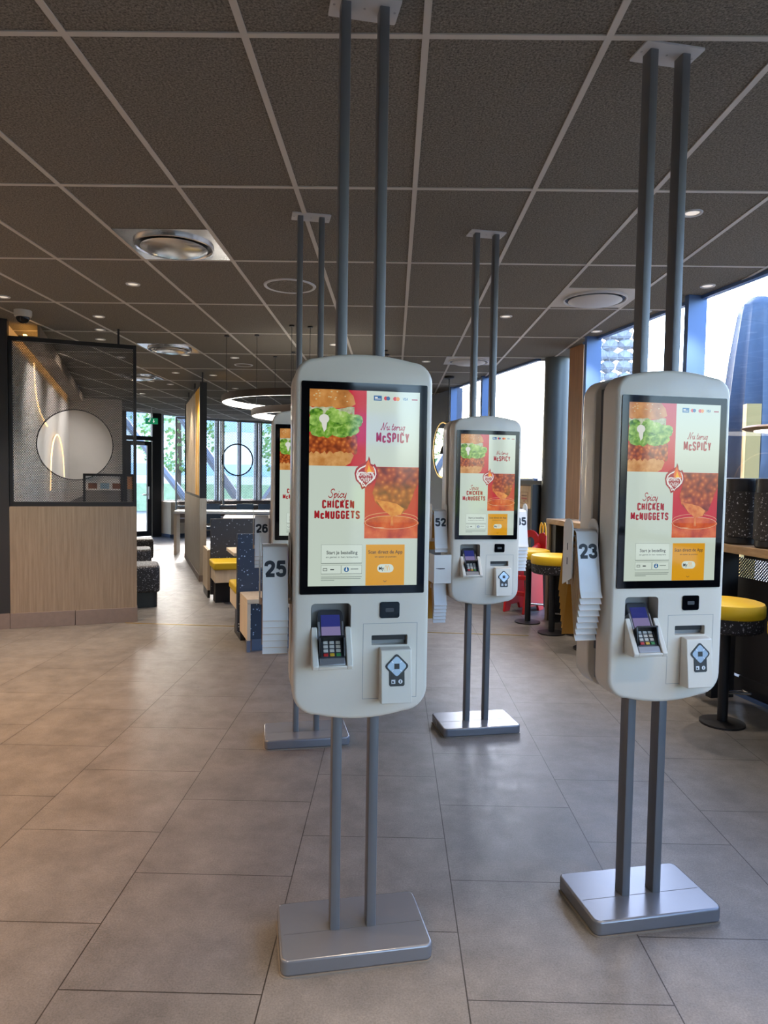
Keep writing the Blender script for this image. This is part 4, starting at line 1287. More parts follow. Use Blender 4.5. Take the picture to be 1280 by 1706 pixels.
# dark worktop line along that wall
q = MB(); q.wallbox(lpt(6.6, 0.45), lpt(0.4, 0.45), 1.14, 1.18, 0.44); q.wallbox(lpt(6.5, 0.42), lpt(0.5, 0.42), 0.0, 1.14, 0.03)
tag(q.build('wall_ledge', 'black_metal', smooth=0), 'dark ledge along the white wall behind the mesh divider', 'ledge')
def poster_frame(x, y, w, z0, z1, label, rot, panels):
    t = thing('poster_frame', label, 'poster frame', (x, y, 0), rot, 'poster frames behind the mesh divider')
    q = MB()
    for a in ((-w / 2, -w / 2 + 0.025, z0, z1), (w / 2 - 0.025, w / 2, z0, z1), (-w / 2, w / 2, z1 - 0.025, z1), (-w / 2, w / 2, z0, z0 + 0.03)): q.box(a[0], a[1], 0, 0.03, a[2], a[3])
    q.box(-w / 2, -w / 2 + 0.025, 0, 0.03, 0, z0); q.box(w / 2 - 0.025, w / 2, 0, 0.03, 0, z0)
    q.build('frame', 'black_metal', t, smooth=0)
    for i, (a, c, e, f, m) in enumerate(panels):
        q = MB(); q.box(-w / 2 + 0.025 + a * (w - 0.05), -w / 2 + 0.025 + c * (w - 0.05), 0.012, 0.016, z0 + 0.03 + e * (z1 - z0 - 0.055), z0 + 0.03 + f * (z1 - z0 - 0.055))
        p = q.build('poster', m, t, smooth=0)
        if m == 'paper':
            q = MB()
            for k in range(3): q.box(-w / 2 + 0.05 + k * w * 0.3, -w / 2 + 0.05 + k * w * 0.3 + w * 0.22, 0.0105, 0.0125, z1 - 0.16, z1 - 0.10, k % 2)
            q.build('print', ['print_brown', 'paper_blue'], p, smooth=0)
    return t
poster_frame(-3.10, 7.33, 0.40, 1.19, 1.52, 'black frame with white notices behind the mesh divider, below the round opening', 0.3, [(0, 1, 0.45, 1, 'paper'), (0, 1, 0, 0.45, 'paper_grey')])
poster_frame(-2.85, 7.42, 0.105, 1.19, 1.52, 'narrow black frame with food poster at the right end behind mesh divider', 0.3, [(0, 1, 0, 0.5, 'paper_grey'), (0, 1, 0.5, 1, 'paper_orange')])
# dome camera
c = thing('dome_camera', 'white dome security camera under the ceiling above the black post', 'security camera', (-3.38, 6.28, H))
q = MB(); q.lathe([(0, 0), (0.075, 0), (0.075, -0.035), (0.07, -0.055), (0.058, -0.06), (0, -0.06)], n=28); q.build('housing', 'cam_white', c)
q = MB(); q.lathe([(0.056, -0.06), (0.054, -0.08), (0.04, -0.102), (0.02, -0.112), (0, -0.115)], n=24); q.build('dome', 'black_glass', c)

# ------------------------------------------------------------------ slatted yellow divider
e = thing('slatted_divider', 'tall greige divider with wood and yellow slats hanging from black rods', 'divider', (-2.75, 9.76, 0), math.radians(20.7))
LD = 3.08
q = MB(); q.box(0, 0.095, 0, LD, 0.09, 1.19); q.build('panel', 'greige', e, smooth=0)
q = MB(); q.box(-0.008, 0.1, -0.008, LD, 0, 0.09); q.build('skirting', 'skirt', e, smooth=0)
q = MB(); q.box(0, 0.095, 0, 0.05, 1.19, 2.83); q.box(0, 0.095, LD - 0.05, LD, 1.19, 2.83); q.box(0, 0.095, 0.05, LD - 0.05, 1.19, 1.22); q.box(0, 0.095, 0.05, LD - 0.05, 2.79, 2.83)
q.build('frame', 'black_metal', e, smooth=0)
ns = 9; w = (LD - 0.1) / ns
for k in range(ns):
    q = MB(); q.prism(rrect(0.06, w * 0.8, 0.025, 4, 0.045, 0.05 + w * (k + 0.5)), 1.22, 2.79)
    q.build('slat', 'logo_yellow' if k in (1, 2) else 'pale_wood', e)
for k in range(3):
    q = MB(); yy = 0.12 + k * 1.3; q.box(0.035, 0.055, yy, yy + 0.02, 2.83, H); q.build('hanger_rod', 'black_metal', e, smooth=0)

# second mesh screen with round opening, over the far table
f = thing('mesh_screen', 'fine black mesh screen with round opening in front of the back windows', 'screen', (-4.55, 14.35, 0), math.radians(30))
q = MB()
W2, Z0, Z1 = 2.15, 0.84, 2.72
for a in ((0, 0.03, 0, Z1), (W2 - 0.03, W2, 0, Z1), (0.03, W2 - 0.03, Z0, Z0 + 0.04), (0.03, W2 - 0.03, Z1 - 0.04, Z1), (1.0, 1.03, Z0, Z1)): q.box(a[0], a[1], 0, 0.04, a[2], a[3])
q.build('frame', 'steel', f, smooth=0)
c2 = (1.33, 1.86, 0.34)
q = MB(); mesh_panel(q, 0.03, W2 - 0.03, Z0 + 0.04, Z1 - 0.04, 0.018, c2, 0.030, 0.0045); q.build('mesh', 'mesh_black', f, smooth=0, fix=False)
q = MB(); q.tube([(c2[0] + c2[2] * math.cos(2 * PI * k / 40), 0.02, c2[1] + c2[2] * math.sin(2 * PI * k / 40)) for k in range(40)], 0.016, 6, closed=True); q.build('round_rim', 'black_metal', f)

# exit sign
x = thing('exit_sign', 'green exit sign with running figure and arrow above the back door', 'sign', (-5.35, 15.2, 2.62), 0.35)
q = MB(); q.box(-0.13, 0.13, -0.02, 0.02, 0, 0.13); q.build('panel', 'exit_green', x, smooth=0)
q = MB()
man = [(-0.085, 0.02), (-0.06, 0.05), (-0.035, 0.03), (-0.04, 0.06), (-0.02, 0.09), (-0.05, 0.085), (-0.075, 0.06), (-0.07, 0.045)]
q.prism(man, -0.022, -0.0205, axis='y'); q.lathe([(0, -0.001), (0.012, -0.001), (0.012, 0.001), (0, 0.001)], (0, 0, 0), 10)
for v in q.bm.verts:
    if abs(v.co.z) < 0.002 and abs(v.co.x) < 0.02: v.co = Vector((v.co.x - 0.03, -0.0215 + v.co.z, 0.108 + v.co.y))
q.prism([(0.02, 0.06), (0.035, 0.06), (0.035, 0.105), (0.05, 0.105), (0.05, 0.06), (0.065, 0.06), (0.0425, 0.025)], -0.022, -0.0205, axis='y')
q.build('pictogram', 'exit_white', x, smooth=0)
q = MB(); q.tube([(0, 0, 0.13), (0, 0, H - 2.62)], 0.006); q.build('hanger', 'white2', x)

# poufs behind the divider
for (px, py, lab) in ((-2.98, 7.96, 'black speckled pouf nearest, showing past the wood divider'), (-3.66, 9.62, 'black speckled pouf, middle of three past the wood divider'),
                      (-4.15, 11.1, 'black speckled pouf, farthest of three past the wood divider')):
    t = thing('pouf', lab, 'pouf', (px, py, 0), DA, 'speckled poufs behind the wood divider')
    q = MB(); q.prism(rrect(0.50, 0.50, 0.07, 5), 0.17, 0.48); q.build('cushion', 'speck_black', t, bevel=0.03, seg=3)
    q = MB(); q.prism(rrect(0.44, 0.44, 0.05, 4), 0.0, 0.17); q.build('plinth', 'black_plastic', t)

# ------------------------------------------------------------------ booths
BA = math.radians(21)
bo = Vector((-1.42, 6.28)); bu = Vector((math.cos(BA), math.sin(BA))); bv_ = Vector((-bu.y, bu.x))
def bp(u, v): p = bo + bu * u + bv_ * v; return (p.x, p.y, 0)
BW = 1.15
t = thing('bench', 'low wood-framed bench with blue front nearest behind the kiosks', 'bench', bp(0.02, -0.44), BA)
q = MB(); q.box(0, 0.03, 0, 0.42, 0.10, 0.42); q.box(0, BW, 0, 0.42, 0.42, 0.46); q.build('carcass', 'pale_wood', t, bevel=0.003)
q = MB(); q.box(0.04, BW, 0.06, 0.40, 0.10, 0.42); q.build('front_panel', 'speck_navy', t, smooth=0)
q = MB(); q.box(0.05, BW, 0.05, 0.40, 0, 0.10); q.box(0.0, 0.03, 0.0, 0.05, 0, 0.10); q.build('plinth', 'wall_dark', t, smooth=0)
t = thing('booth', 'navy speckled high-backed booth seat with yellow cushion, back to the viewer', 'booth', bp(0, 0), BA, 'booth seats')
q = MB(); q.box(0, BW, 0.0, 0.07, 0.08, 0.99); q.build('backrest', 'speck_navy', t, bevel=0.004)
q = MB(); q.box(0, BW, 0.075, 0.50, 0.28, 0.42); q.build('seat_box', 'pale_wood', t, bevel=0.003)
q = MB(); q.box(-0.01, BW, 0.075, 0.52, 0.42, 0.50); q.build('cushion', 'olive', t, bevel=0.02, seg=3)
q = MB(); q.box(0.03, BW, 0.01, 0.40, 0, 0.08); q.box(0.03, BW, 0.08, 0.36, 0.08, 0.28); q.build('plinth', 'black_plastic', t, smooth=0)
t = thing('booth', 'dark speckled booth seat facing the viewer with yellow cushion', 'booth', bp(0, 2.3), BA, 'booth seats')
q = MB(); q.box(0, BW + 0.6, -0.07, 0.0, 0.06, 0.99); q.build('backrest', 'speck_dark', t, bevel=0.004)
q = MB(); q.box(0.0, BW, -0.52, -0.075, 0.27, 0.42); q.build('seat_box', 'pale_wood', t, bevel=0.003)
q = MB(); q.box(-0.02, BW, -0.54, -0.075, 0.42, 0.51); q.build('cushion', 'olive', t, bevel=0.02, seg=3)
q = MB(); q.box(0.03, BW + 0.5, -0.30, -0.08, 0, 0.27); q.build('plinth', 'black_plastic', t, smooth=0)
t = thing('booth_table', 'pale wood table between the two booth seats', 'table', bp(0.08, 1.1), BA)
q = MB(); q.box(0, BW - 0.1, -0.30, 0.30, 0.69, 0.725); q.build('tabletop', 'pale_wood', t, bevel=0.004)
q = MB(); q.lathe([(0, 0), (0.22, 0), (0.22, 0.012), (0.035, 0.02), (0.035, 0.69), (0, 0.69)], (0.55, 0, 0), 20); q.build('pedestal', 'black_metal', t)
q = MB(); q.box(0, 0.04, 0, 0.55, 0.1, 0.60, 0); q.box(0.005, 0.035, 0.02, 0.53, 0, 0.1, 1)
o = q.build('booth_end', ['pale_wood', 'black_plastic'], smooth=0); o.location = bp(-0.03, 2.33); o.rotation_euler = (0, 0, BA)
tag(o, 'pale low end panel behind the dark speckled booth back', 'end panel')
# high white tables and chairs further back
def long_table(x, y, L_, z, rot, label, w=0.7):
    t = thing('long_table', label, 'table', (x, y, 0), rot, 'long white tables at the back')
    q = MB(); q.box(0, L_, -w / 2, w / 2, z - 0.045, z); q.build('tabletop', 'white_top', t, bevel=0.004)
    for xx in (0.0, L_ - 0.05):
        q = MB(); q.box(xx, xx + 0.05, -w / 2 + 0.03, w / 2 - 0.03, 0, z - 0.045); q.build('end_leg', 'pale_wood', t, smooth=0)
    return t
long_table(-2.45, 9.95, 1.9, 0.93, 0.2, 'white table just behind the dark speckled booth back')
long_table(-4.2, 13.25, 2.6, 0.83, 0.2, 'white sunlit table farther back beyond the slatted divider')
def chair(x, y, rot, label):
    t = thing('dining_chair', label, 'chair', (x, y, 0), rot, 'slate blue chairs at the back table')
    q = MB(); q.prism(rrect(0.42, 0.40, 0.05, 4), 0.43, 0.47); q.build('seat', 'chair_blue', t, bevel=0.008)
    q = MB(); q.hexa([(-0.2, 0.17, 0.52), (0.2, 0.17, 0.52), (0.2, 0.20, 0.52), (-0.2, 0.20, 0.52), (-0.17, 0.24, 0.93), (0.17, 0.24, 0.93), (0.17, 0.27, 0.93), (-0.17, 0.27, 0.93)])
    q.build('backrest', 'chair_blue', t, bevel=0.012)
    for sx in (-1, 1):
        q = MB(); q.tube([(sx * 0.16, -0.16, 0.43), (sx * 0.2, -0.2, 0)], 0.012); q.build('leg', 'black_metal', t)
        q = MB(); q.tube([(sx * 0.15, 0.26, 0.92), (sx * 0.17, 0.18, 0.45), (sx * 0.2, 0.22, 0)], 0.012); q.build('leg', 'black_metal', t)
    return t
chair(-3.72, 14.0, 0.2, 'slate blue chair, leftmost of three behind the sunlit table')
chair(-3.05, 14.15, 0.2, 'slate blue chair, middle of three behind the sunlit table')
chair(-2.62, 14.25, 0.2, 'slate blue chair, rightmost of three behind the sunlit table')
# banquette by the back windows
t = thing('banquette', 'taupe banquette with pale wood ends along the back windows', 'banquette', (bpt(0.95, 0.34)[0], bpt(0.95, 0.34)[1], 0), math.radians(45))
q = MB(); q.box(0, 0.22, -0.25, 0.28, 0.08, 0.86); q.build('end_panel', 'pale_wood', t, smooth=0)
q = MB(); q.box(0.22, 3.6, 0.12, 0.28, 0.44, 0.86); q.build('backrest', 'taupe', t, bevel=0.02)
q = MB(); q.box(0.22, 3.6, -0.30, 0.12, 0.36, 0.46); q.build('seat', 'taupe', t, bevel=0.02)
q = MB(); q.box(0.22, 0.62, -0.30, 0.10, 0.1, 0.36); q.build('seat_box', 'pale_wood', t, smooth=0)
q = MB(); q.box(0.0, 3.6, -0.2, 0.25, 0, 0.08); q.build('plinth', 'wall_dark', t, smooth=0)

# ------------------------------------------------------------------ right: bar, stools, planters, high chair, notices
t = thing('bar_counter', 'long wood-topped window bar running along the right windows', 'bar counter', (0, 0, 0))
q = MB(); q.wallbox(wpt(2.78, 0.02), wpt(-6, 0.02), 1.055, 1.11, -0.29); q.build('top', 'oak_x', t, bevel=0.003)
q = MB(); q.wallbox(wpt(2.78, 0.02), wpt(2.72, 0.02), 0, 1.055, -0.28); q.build('end_panel', 'oak', t, smooth=0)
q = MB(); q.wallbox(wpt(2.72, 0.02), wpt(2.60, 0.02), 0, 1.055, -0.26); q.build('upright', 'black_metal', t, smooth=0)
for s in (0.1, -2.2, -4.6):
    q = MB(); q.wallbox(wpt(s, 0.10), wpt(s - 0.06, 0.10), 0, 1.055, -0.18); q.build('upright', 'black_metal', t, smooth=0)
q = MB(); q.wallbox(wpt(2.6, 0.06), wpt(0.26, 0.06), 0.12, 1.055, -0.02); q.build('knee_panel', 'wall_brown', t, smooth=0)
q = MB()
nn = 90
q.wallbox(wpt(0.03, 0.05), wpt(-6, 0.05), 0.1, 0.16, -0.02); q.wallbox(wpt(0.03, 0.05), wpt(-6, 0.05), 1.0, 1.055, -0.02)
q.wallbox(wpt(0.28, 0.045), wpt(-6, 0.045), 0.16, 0.86, -0.012)
for k in range(120):
    s = 0.23 - k * 0.024
    a = wpt(s, 0.05); c = wpt(s - 0.14, 0.05)
    q.tube([(a[0], a[1], 0.86), (c[0], c[1], 1.0)], 0.0055, 4)
    a = wpt(s - 0.14, 0.058); c = wpt(s, 0.058)
    q.tube([(a[0], a[1], 0.86), (c[0], c[1], 1.0)], 0.0035, 4)
q.build('perforated_panel', 'mesh_black', t, smooth=0)
def stool_proto():
    t = thing('bar_stool', 'x', 'bar stool', (0, 0, 0), 0, 'yellow bar stools along the window bar')
    q = MB(); q.lathe([(0, 0), (0.135, 0), (0.135, 0.012), (0.05, 0.02), (0, 0.02)], n=36); q.build('foot', 'black_metal', t)
    q = MB(); q.lathe([(0, 0.02), (0.031, 0.02), (0.031, 0.62), (0, 0.62)], n=20); q.build('post', 'black_metal', t)
    q = MB(); q.lathe([(0, 0.605), (0.195, 0.605), (0.208, 0.615), (0.212, 0.63), (0.212, 0.70), (0, 0.70)], n=40); q.build('drum', 'speck_black', t)
    q = MB(); q.lathe([(0, 0.70), (0.216, 0.70), (0.220, 0.71), (0.220, 0.765), (0.212, 0.782), (0.19, 0.789), (0, 0.792)], n=40); q.build('cushion', 'yellow', t)
    q = MB(); q.tube([(0.02, 0, 0.20), (0.16, -0.02, 0.20)], 0.009); q.tube([(0.02, 0.03, 0.20), (0.15, 0.05, 0.20)], 0.006); q.tube([(0.16, -0.02, 0.20), (0.15, 0.05, 0.20)], 0.009)
    q.build('foot_rest', 'chrome', t)
    return t
s0 = stool_proto()
SP = [((2.115, 4.35), 'yellow bar stool on black post right beside the window-side kiosk'), ((1.60, 6.85), 'yellow bar stool, nearer of two between the two right kiosks'),
      ((1.46, 7.36), 'yellow bar stool farthest along the bar, beside the red high chair'), ((1.79, 6.22), 'yellow bar stool half hidden behind the number 23 card rack'),
      ((2.27, 3.70), 'yellow bar stool cut off at the right edge, nearest along the bar')]
for i, (p, l) in enumerate(SP):
    if i == 0: s0.location = (p[0], p[1], 0); s0['label'] = l
    else: copy_tree(s0, (p[0], p[1], 0), random.uniform(-0.3, 0.3), l)
# planters on the bar
def planter(p, lab):
    t = thing('planter', lab, 'planter', (p[0], p[1], 1.11), 0, 'black speckled planters on the bar')
    q = MB(); q.lathe([(0, 0), (0.108, 0), (0.118, 0.012), (0.118, 0.05), (0.126, 0.055), (0.126, 0.36), (0, 0.36)], n=40, mats=[1, 1, 1, 0, 0, 0]); q.build('pot', ['speck_black', 'black_plastic'], t)
    q = MB(); q.lathe([(0.12, 0.362), (0.122, 0.362), (0.122, 0.45), (0.112, 0.452), (0.110, 0.44), (0.110, 0.38), (0, 0.38)], n=40); q.build('rim', 'black_plastic', t)
    return t
planter(wpt(-0.06, 0.165), 'black speckled pot on the bar, beside the window-side kiosk')
planter(wpt(-0.36, 0.165), 'black speckled pot on the bar, at the right picture edge')
planter(wpt(0.30, 0.165), 'black speckled pot farthest along the bar, mostly behind the kiosk')
# pendant over the bar
t = thing('pendant_lamp', 'flat wooden disc pendant lamp hanging over the bar at right', 'pendant lamp', (2.02, 3.6, 1.80))
q = MB(); q.lathe([(0, 0.0), (0.19, 0.004), (0.212, 0.014), (0.19, 0.026), (0.05, 0.034), (0, 0.036)], n=40); q.build('shade', 'oak_x', t)
q = MB(); q.lathe([(0, -0.003), (0.15, -0.002), (0.15, 0.003), (0, 0.003)], n=32); q.build('diffuser', 'ring_led', t)
q = MB(); q.tube([(0, 0, 0.03), (0, 0, H - 1.80)], 0.004, 6); q.build('cord', 'black_plastic', t)
# high chair
t = thing('high_chair', 'red plastic child high chair with golden M beside the bar end', 'high chair', (1.56, 8.05, 0), -0.7)
for sx in (-1, 1):
    q = MB(); x0 = sx * 0.125
    q.prism([(-0.26, 0.0), (-0.15, 0.0), (-0.12, 0.07), (0.06, 0.07), (0.09, 0.0), (0.20, 0.0), (0.13, 0.72), (0.06, 0.80), (-0.12, 0.74), (-0.16, 0.60)], x0 - 0.016, x0 + 0.016, axis='x')
    q.build('side_panel', 'red', t, bevel=0.006)
for z, y in ((0.20, -0.20), (0.38, -0.17), (0.56, -0.145)):
    q = MB(); q.box(-0.11, 0.11, y - 0.02, y + 0.02, z, z + 0.05); q.build('step', 'red', t, bevel=0.006)
q = MB(); q.box(-0.11, 0.11, -0.14, 0.08, 0.50, 0.53); q.build('seat', 'red', t, bevel=0.004)
q = MB()
N = 14
for k in range(N):   # arched backrest with an opening
    a0, a1 = PI * k / N, PI * (k + 1) / N
    q.hexa([(0.06 * math.cos(a0), 0.08, 0.80 + 0.06 * math.sin(a0)), (0.12 * math.cos(a0), 0.08, 0.80 + 0.14 * math.sin(a0)), (0.12 * math.cos(a1), 0.08, 0.80 + 0.14 * math.sin(a1)), (0.06 * math.cos(a1), 0.08, 0.80 + 0.06 * math.sin(a1)),
            (0.06 * math.cos(a0), 0.11, 0.80 + 0.06 * math.sin(a0)), (0.12 * math.cos(a0), 0.11, 0.80 + 0.14 * math.sin(a0)), (0.12 * math.cos(a1), 0.11, 0.80 + 0.14 * math.sin(a1)), (0.06 * math.cos(a1), 0.11, 0.80 + 0.06 * math.sin(a1))])
q.box(-0.12, -0.06, 0.08, 0.11, 0.53, 0.80); q.box(0.06, 0.12, 0.08, 0.11, 0.53, 0.80); q.box(-0.06, 0.06, 0.08, 0.11, 0.53, 0.66)
q.build('backrest', 'red', t)
q = MB()
for cx in (0.135, 0.175):
    q.tube(spline([(cx - 0.02, 0.1, 0.88), (cx - 0.014, 0.1, 0.98), (cx, 0.1, 1.03), (cx + 0.014, 0.1, 0.98), (cx + 0.02, 0.1, 0.88)], 5), 0.009, 6)
lg = q.build('golden_arches', 'logo_yellow', t)
q = MB(); q.prism([(0.09, 0.66), (0.21, 0.66), (0.205, 0.88), (0.17, 0.92), (0.11, 0.90)], 0.085, 0.115, axis='y'); q.build('logo_panel', 'red', t, bevel=0.004)
# notice board on the low wall
nb = thing('notice_board', 'wooden notice board with printed pictograms on the low wall beside the column', 'notice board', (1.60, 8.88, 1.17), math.radians(106.2) - PI)
q = MB(); q.box(-0.22, 0.40, -0.02, -0.0, 0, 0.28); q.build('board', 'board_wood', nb, smooth=0)
q = MB()
for x0 in (-0.16, 0.11):
    for a in ((0, 0.20, 0.20, 0.205), (0, 0.20, 0.06, 0.065), (0, 0.005, 0.06, 0.205), (0.195, 0.20, 0.06, 0.205)): q.box(x0 + a[0], x0 + a[1], -0.0225, -0.0195, a[2], a[3], 0)
    q.box(x0 + 0.03, x0 + 0.17, -0.0225, -0.0195, 0.15, 0.165, 0); q.box(x0 + 0.03, x0 + 0.17, -0.0225, -0.0195, 0.115, 0.135, 1); q.box(x0 + 0.09, x0 + 0.11, -0.0225, -0.0195, 0.075, 0.105, 1)
q.build('print', ['print_brown', 'print_red'], nb, smooth=0)
# round mirror on the slate wall and its pendant
ma = math.radians(105.6)
t = thing('round_mirror', 'large round gold-rimmed mirror on the slate wall behind the further kiosk', 'mirror', (0.815, 11.55, 2.0), ma - PI)
q = MB(); q.lathe([(0, 0), (0.44, 0), (0.44, 0.012), (0, 0.012)], n=48); q.xform(Matrix.Rotation(PI / 2, 4, 'X')); q.build('glass', 'mirror', t)
q = MB(); q.lathe([(0.44, -0.005), (0.465, -0.005), (0.465, 0.022), (0.44, 0.022), (0.44, -0.005)], n=48); q.xform(Matrix.Rotation(PI / 2, 4, 'X')); q.build('rim', 'gold', t)
t = thing('pendant_lamp', 'small pendant lamp on a thin rod in front of the round mirror', 'pendant lamp', (0.77, 9.95, 0))
q = MB(); q.lathe([(0, H), (0.07, H), (0.07, H - 0.03), (0.012, H - 0.04), (0.008, H - 0.05), (0.008, 2.05), (0, 2.05)], n=20); q.build('rod', 'black_metal', t)
q = MB(); q.lathe([(0.012, 2.06), (0.05, 2.04), (0.10, 1.96), (0.115, 1.88), (0.11, 1.88), (0.09, 1.955), (0.012, 2.04)], n=28); q.build('shade', 'black_metal', t)
q = MB(); q.lathe([(0, 1.84), (0.04, 1.85), (0.055, 1.885), (0.04, 1.92), (0, 1.93)], n=20); q.build('bulb', 'ring_led', t)

# ------------------------------------------------------------------ ceiling fixtures
def downlight_proto():
    t = thing('downlight', 'x', 'downlight', (0, 0, H), 0, 'recessed downlights')
    q = MB(); q.lathe([(0.036, -0.001), (0.040, -0.006), (0.052, -0.007), (0.055, -0.001), (0.055, 0.0)], n=24); q.build('rim', 'plate_white', t)
    q = MB(); q.lathe([(0, -0.0015), (0.037, -0.0015), (0.037, 0.0), (0, 0.0)], n=20); q.build('lens', 'lamp_lens', t)
    l = bpy.data.lights.new('lamp', 'SPOT')
    l.energy = SPOT_W; l.color = (1.0, 0.84, 0.68); l.spot_size = math.radians(86); l.spot_blend = 0.7; l.shadow_soft_size = 0.035
    lo = bpy.data.objects.new('lamp', l); C.objects.link(lo); lo.parent = t; lo.location = (0, 0, -0.02)
    return t
DL = [(-2.03, 5.36, 'downlight right of the mesh divider, below the square vent'), (-2.77, 6.47, 'downlight above the mesh divider, nearest of its row of three'), (-3.01, 7.06, 'downlight above the mesh divider, middle of its row of three'),
      (-3.22, 7.56, 'downlight seen through the mesh divider top, farthest of its row of three'), (-3.28, 5.79, 'downlight at the left edge above the dome camera'), (1.59, 3.83, 'downlight right of the window-side kiosk poles'),
      (2.30, 5.22, 'downlight close to the window head at the right edge'), (2.13, 6.02, 'downlight between the kiosk poles along the window head'), (1.95, 6.83, 'downlight along the window head above the kiosk top'),
      (0.98, 6.26, 'downlight right of the further kiosk poles'), (0.38, 8.71, 'downlight just above the top of the nearest kiosk'), (-2.57, 8.47, 'downlight just right of the second chrome vent'),
      (-3.16, 9.97, 'downlight left of the slatted divider rods'), (-2.67, 10.16, 'downlight right of the slatted divider rods'), (-3.65, 11.24, 'downlight far back above the slatted divider'),
      (-2.0, 8.63, 'downlight in front of the ring lamp wires'), (-2.69, 11.66, 'downlight far back beside the ring lamp'), (-0.68, 7.69, 'downlight between the poles of the half-hidden kiosk'),
      (0.45, 1.15, 'downlight overhead in front of the nearest kiosk'), (-1.9, 1.3, 'added unseen downlight overhead at the left front, for warm light'), (1.7, 1.2, 'added unseen downlight overhead at the right front, for warm light'),  # left front and right front lamps are added, unseen, for warm light
      (-3.0, 3.4, 'added unseen downlight overhead at the far left, warming the left floor'), (-0.8, -0.6, 'added unseen downlight behind the viewer, warming the kiosk fronts'), (-2.6, 2.3, 'added unseen downlight overhead at the left, warming the left floor'), (-3.45, 8.7, 'neutral downlight added to brighten the white wall, nearest of three behind the mesh divider'), (-3.85, 10.9, 'neutral downlight added to brighten the white wall, middle of three behind the mesh divider'), (-4.6, 12.6, 'neutral downlight added to brighten the white wall, farthest of three behind the mesh divider'), (-3.5, 4.5, 'added unseen downlight at the far left near the black post, warming the left floor')]  # left, rear and neutral lamps are added to light floor, kiosks and wall
d0 = downlight_proto()
for i, (xx, yy, l) in enumerate(DL):
    if i == 0: d0.location = (xx, yy, H); d0['label'] = l
    else:
        r = copy_tree(d0, (xx, yy, H), None, l)
        alt = {(0.45, 1.15): (300, 52, (1.0, 0.80, 0.58)), (-2.6, 2.3): (280, 100, (1.0, 0.57, 0.27)), (-3.5, 4.5): (330, 110, (1.0, 0.57, 0.27)),
               (-3.0, 3.4): (200, 100, (1.0, 0.57, 0.27)), (-0.8, -0.6): (300, 105, (1.0, 0.84, 0.68)),
               (-3.45, 8.7): (90, 95, (1.0, 0.95, 0.9)), (-3.85, 10.9): (110, 95, (1.0, 0.95, 0.9)), (-4.6, 12.6): (90, 95, (1.0, 0.95, 0.9))}.get((xx, yy))
        if alt:      # brighter lamps with their own beam and colour
            for ch in C.objects:
                if ch.parent == r and ch.type == 'LIGHT':
                    ch.data = ch.data.copy(); ch.data.energy, ch.data.spot_size, ch.data.color = alt[0], math.radians(alt[1]), alt[2]
                    ch.data.shadow_soft_size = 0.02
                    if yy > 8:       # added neutral lamps, tilted to brighten the white wall
                        ch.rotation_euler = Vector((-0.93, -0.1, -0.75)).to_track_quat('-Z', 'Y').to_euler()

def vent(x, y, label, plate='chrome_dome', s=0.29, dome='chrome_dome'):
    t = thing('air_vent', label, 'ceiling vent', (x, y, H), 0, 'round ceiling vents')
    q = MB()
    n = 48
    sq = []
    for k in range(n):
        a = 2 * PI * k / n; c, sn = math.cos(a), math.sin(a); m = max(abs(c), abs(sn)); sq.append((s * c / m, s * sn / m))
    ri = 0.245
    A = [q.bm.verts.new((p[0], p[1], -0.004)) for p in sq]; A0 = [q.bm.verts.new((p[0], p[1], 0.0)) for p in sq]
    B = [q.bm.verts.new((ri * math.cos(2 * PI * k / n), ri * math.sin(2 * PI * k / n), -0.006)) for k in range(n)]
    for k in range(n):
        j = (k + 1) % n
        q.bm.faces.new((A[k], A[j], B[j], B[k])); q.bm.faces.new((A0[k], A0[j], A[j], A[k]))
    q.build('plate', plate, t, smooth=25)
    q = MB(); q.lathe([(0.247, -0.004), (0.247, -0.022), (0.238, -0.024), (0.232, -0.012), (0.20, -0.003), (0.0, -0.003)], n=48, mats=[0, 0, 0, 1, 1]); q.build('collar', [dome, 'black_plastic'], t)
    q = MB(); q.lathe([(0.205, -0.020), (0.208, -0.026), (0.20, -0.032), (0.16, -0.045), (0.10, -0.055), (0, -0.06)], n=48); q.build('dome', dome, t)
    return t
vent(-1.42, 4.448, 'square chrome vent plate with domed disc above the left floor')
vent(1.58, 5.60, 'grey domed vent behind the window-side kiosk poles', 'tee', 0.29, 'plate_white')
vent(-2.62, 8.05, 'chrome domed vent farther back above the mesh divider corner')
vent(0.90, 8.62, 'white domed vent behind the further kiosk poles', 'plate_white', 0.29, 'plate_white')
vent(-3.86, 10.4, 'chrome domed vent seen through the mesh divider')
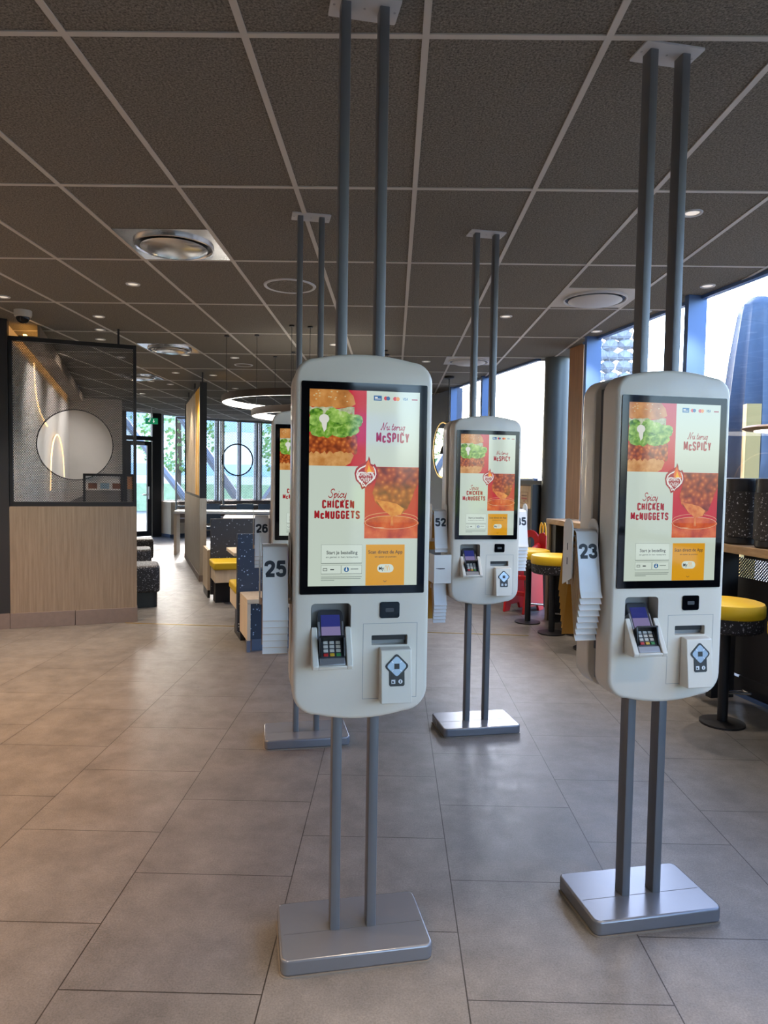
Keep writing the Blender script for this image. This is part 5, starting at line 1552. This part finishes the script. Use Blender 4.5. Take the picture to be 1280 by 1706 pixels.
t = thing('ceiling_speaker', 'flat round speaker with white rim in the ceiling by the half-hidden kiosk poles', 'speaker', (-0.82, 5.36, H))
q = MB(); q.lathe([(0.175, -0.004), (0.178, -0.008), (0.196, -0.008), (0.20, 0.0)], n=48); q.build('rim', 'plate_white', t)
q = MB(); q.lathe([(0, -0.004), (0.176, -0.004), (0.176, 0), (0, 0)], n=48); q.build('grille', 'tile', t)
t = thing('ceiling_speaker', 'small round white-rimmed speaker farther back near the ring lamp wires', 'speaker', (-2.01, 9.18, H))
q = MB(); q.lathe([(0.10, -0.004), (0.104, -0.008), (0.12, -0.008), (0.124, 0.0)], n=32); q.build('rim', 'plate_white', t)
q = MB(); q.lathe([(0, -0.004), (0.10, -0.004), (0.10, 0), (0, 0)], n=32); q.build('grille', 'tile', t)
# LED ring lamps
def ring_lamp(cx, cy, R_, z, hb, label):
    t = thing('ring_lamp', label, 'ring lamp', (cx, cy, 0), 0, 'hanging light rings')
    q = MB(); w = 0.05
    q.lathe([(R_, z + hb), (R_, z), (R_ - 0.008, z), (R_ - 0.008, z + hb - 0.008), (R_ - w, z + hb - 0.008), (R_ - w, z + hb), (R_, z + hb)], n=96); q.build('band', 'ring_body', t)
    q = MB(); q.lathe([(R_ - 0.009, z + 0.004), (R_ - w, z + 0.004), (R_ - w, z + hb - 0.009), (R_ - 0.009, z + hb - 0.009), (R_ - 0.009, z + 0.004)], n=96); q.build('led_diffuser', 'ring_led', t)
    for a in (2.2, 3.6, 4.6, 0.6):
        q = MB(); xx, yy = (R_ - 0.03) * math.cos(a), (R_ - 0.03) * math.sin(a)
        q.tube([(xx, yy, z + hb), (xx, yy, H - 0.003)], 0.0025, 5); q.lathe([(0, 0), (0.025, 0), (0.025, -0.012), (0, -0.012)], (xx, yy, H - 0.002), 12); q.build('wire', 'black_metal', t)
ring_lamp(-0.9, 7.7, 1.0, 2.31, 0.07, 'upper hanging dark ring lamp glowing inside, behind the half-hidden kiosk')
ring_lamp(-0.75, 7.55, 0.80, 2.16, 0.07, 'lower hanging dark ring lamp glowing inside, behind the half-hidden kiosk')
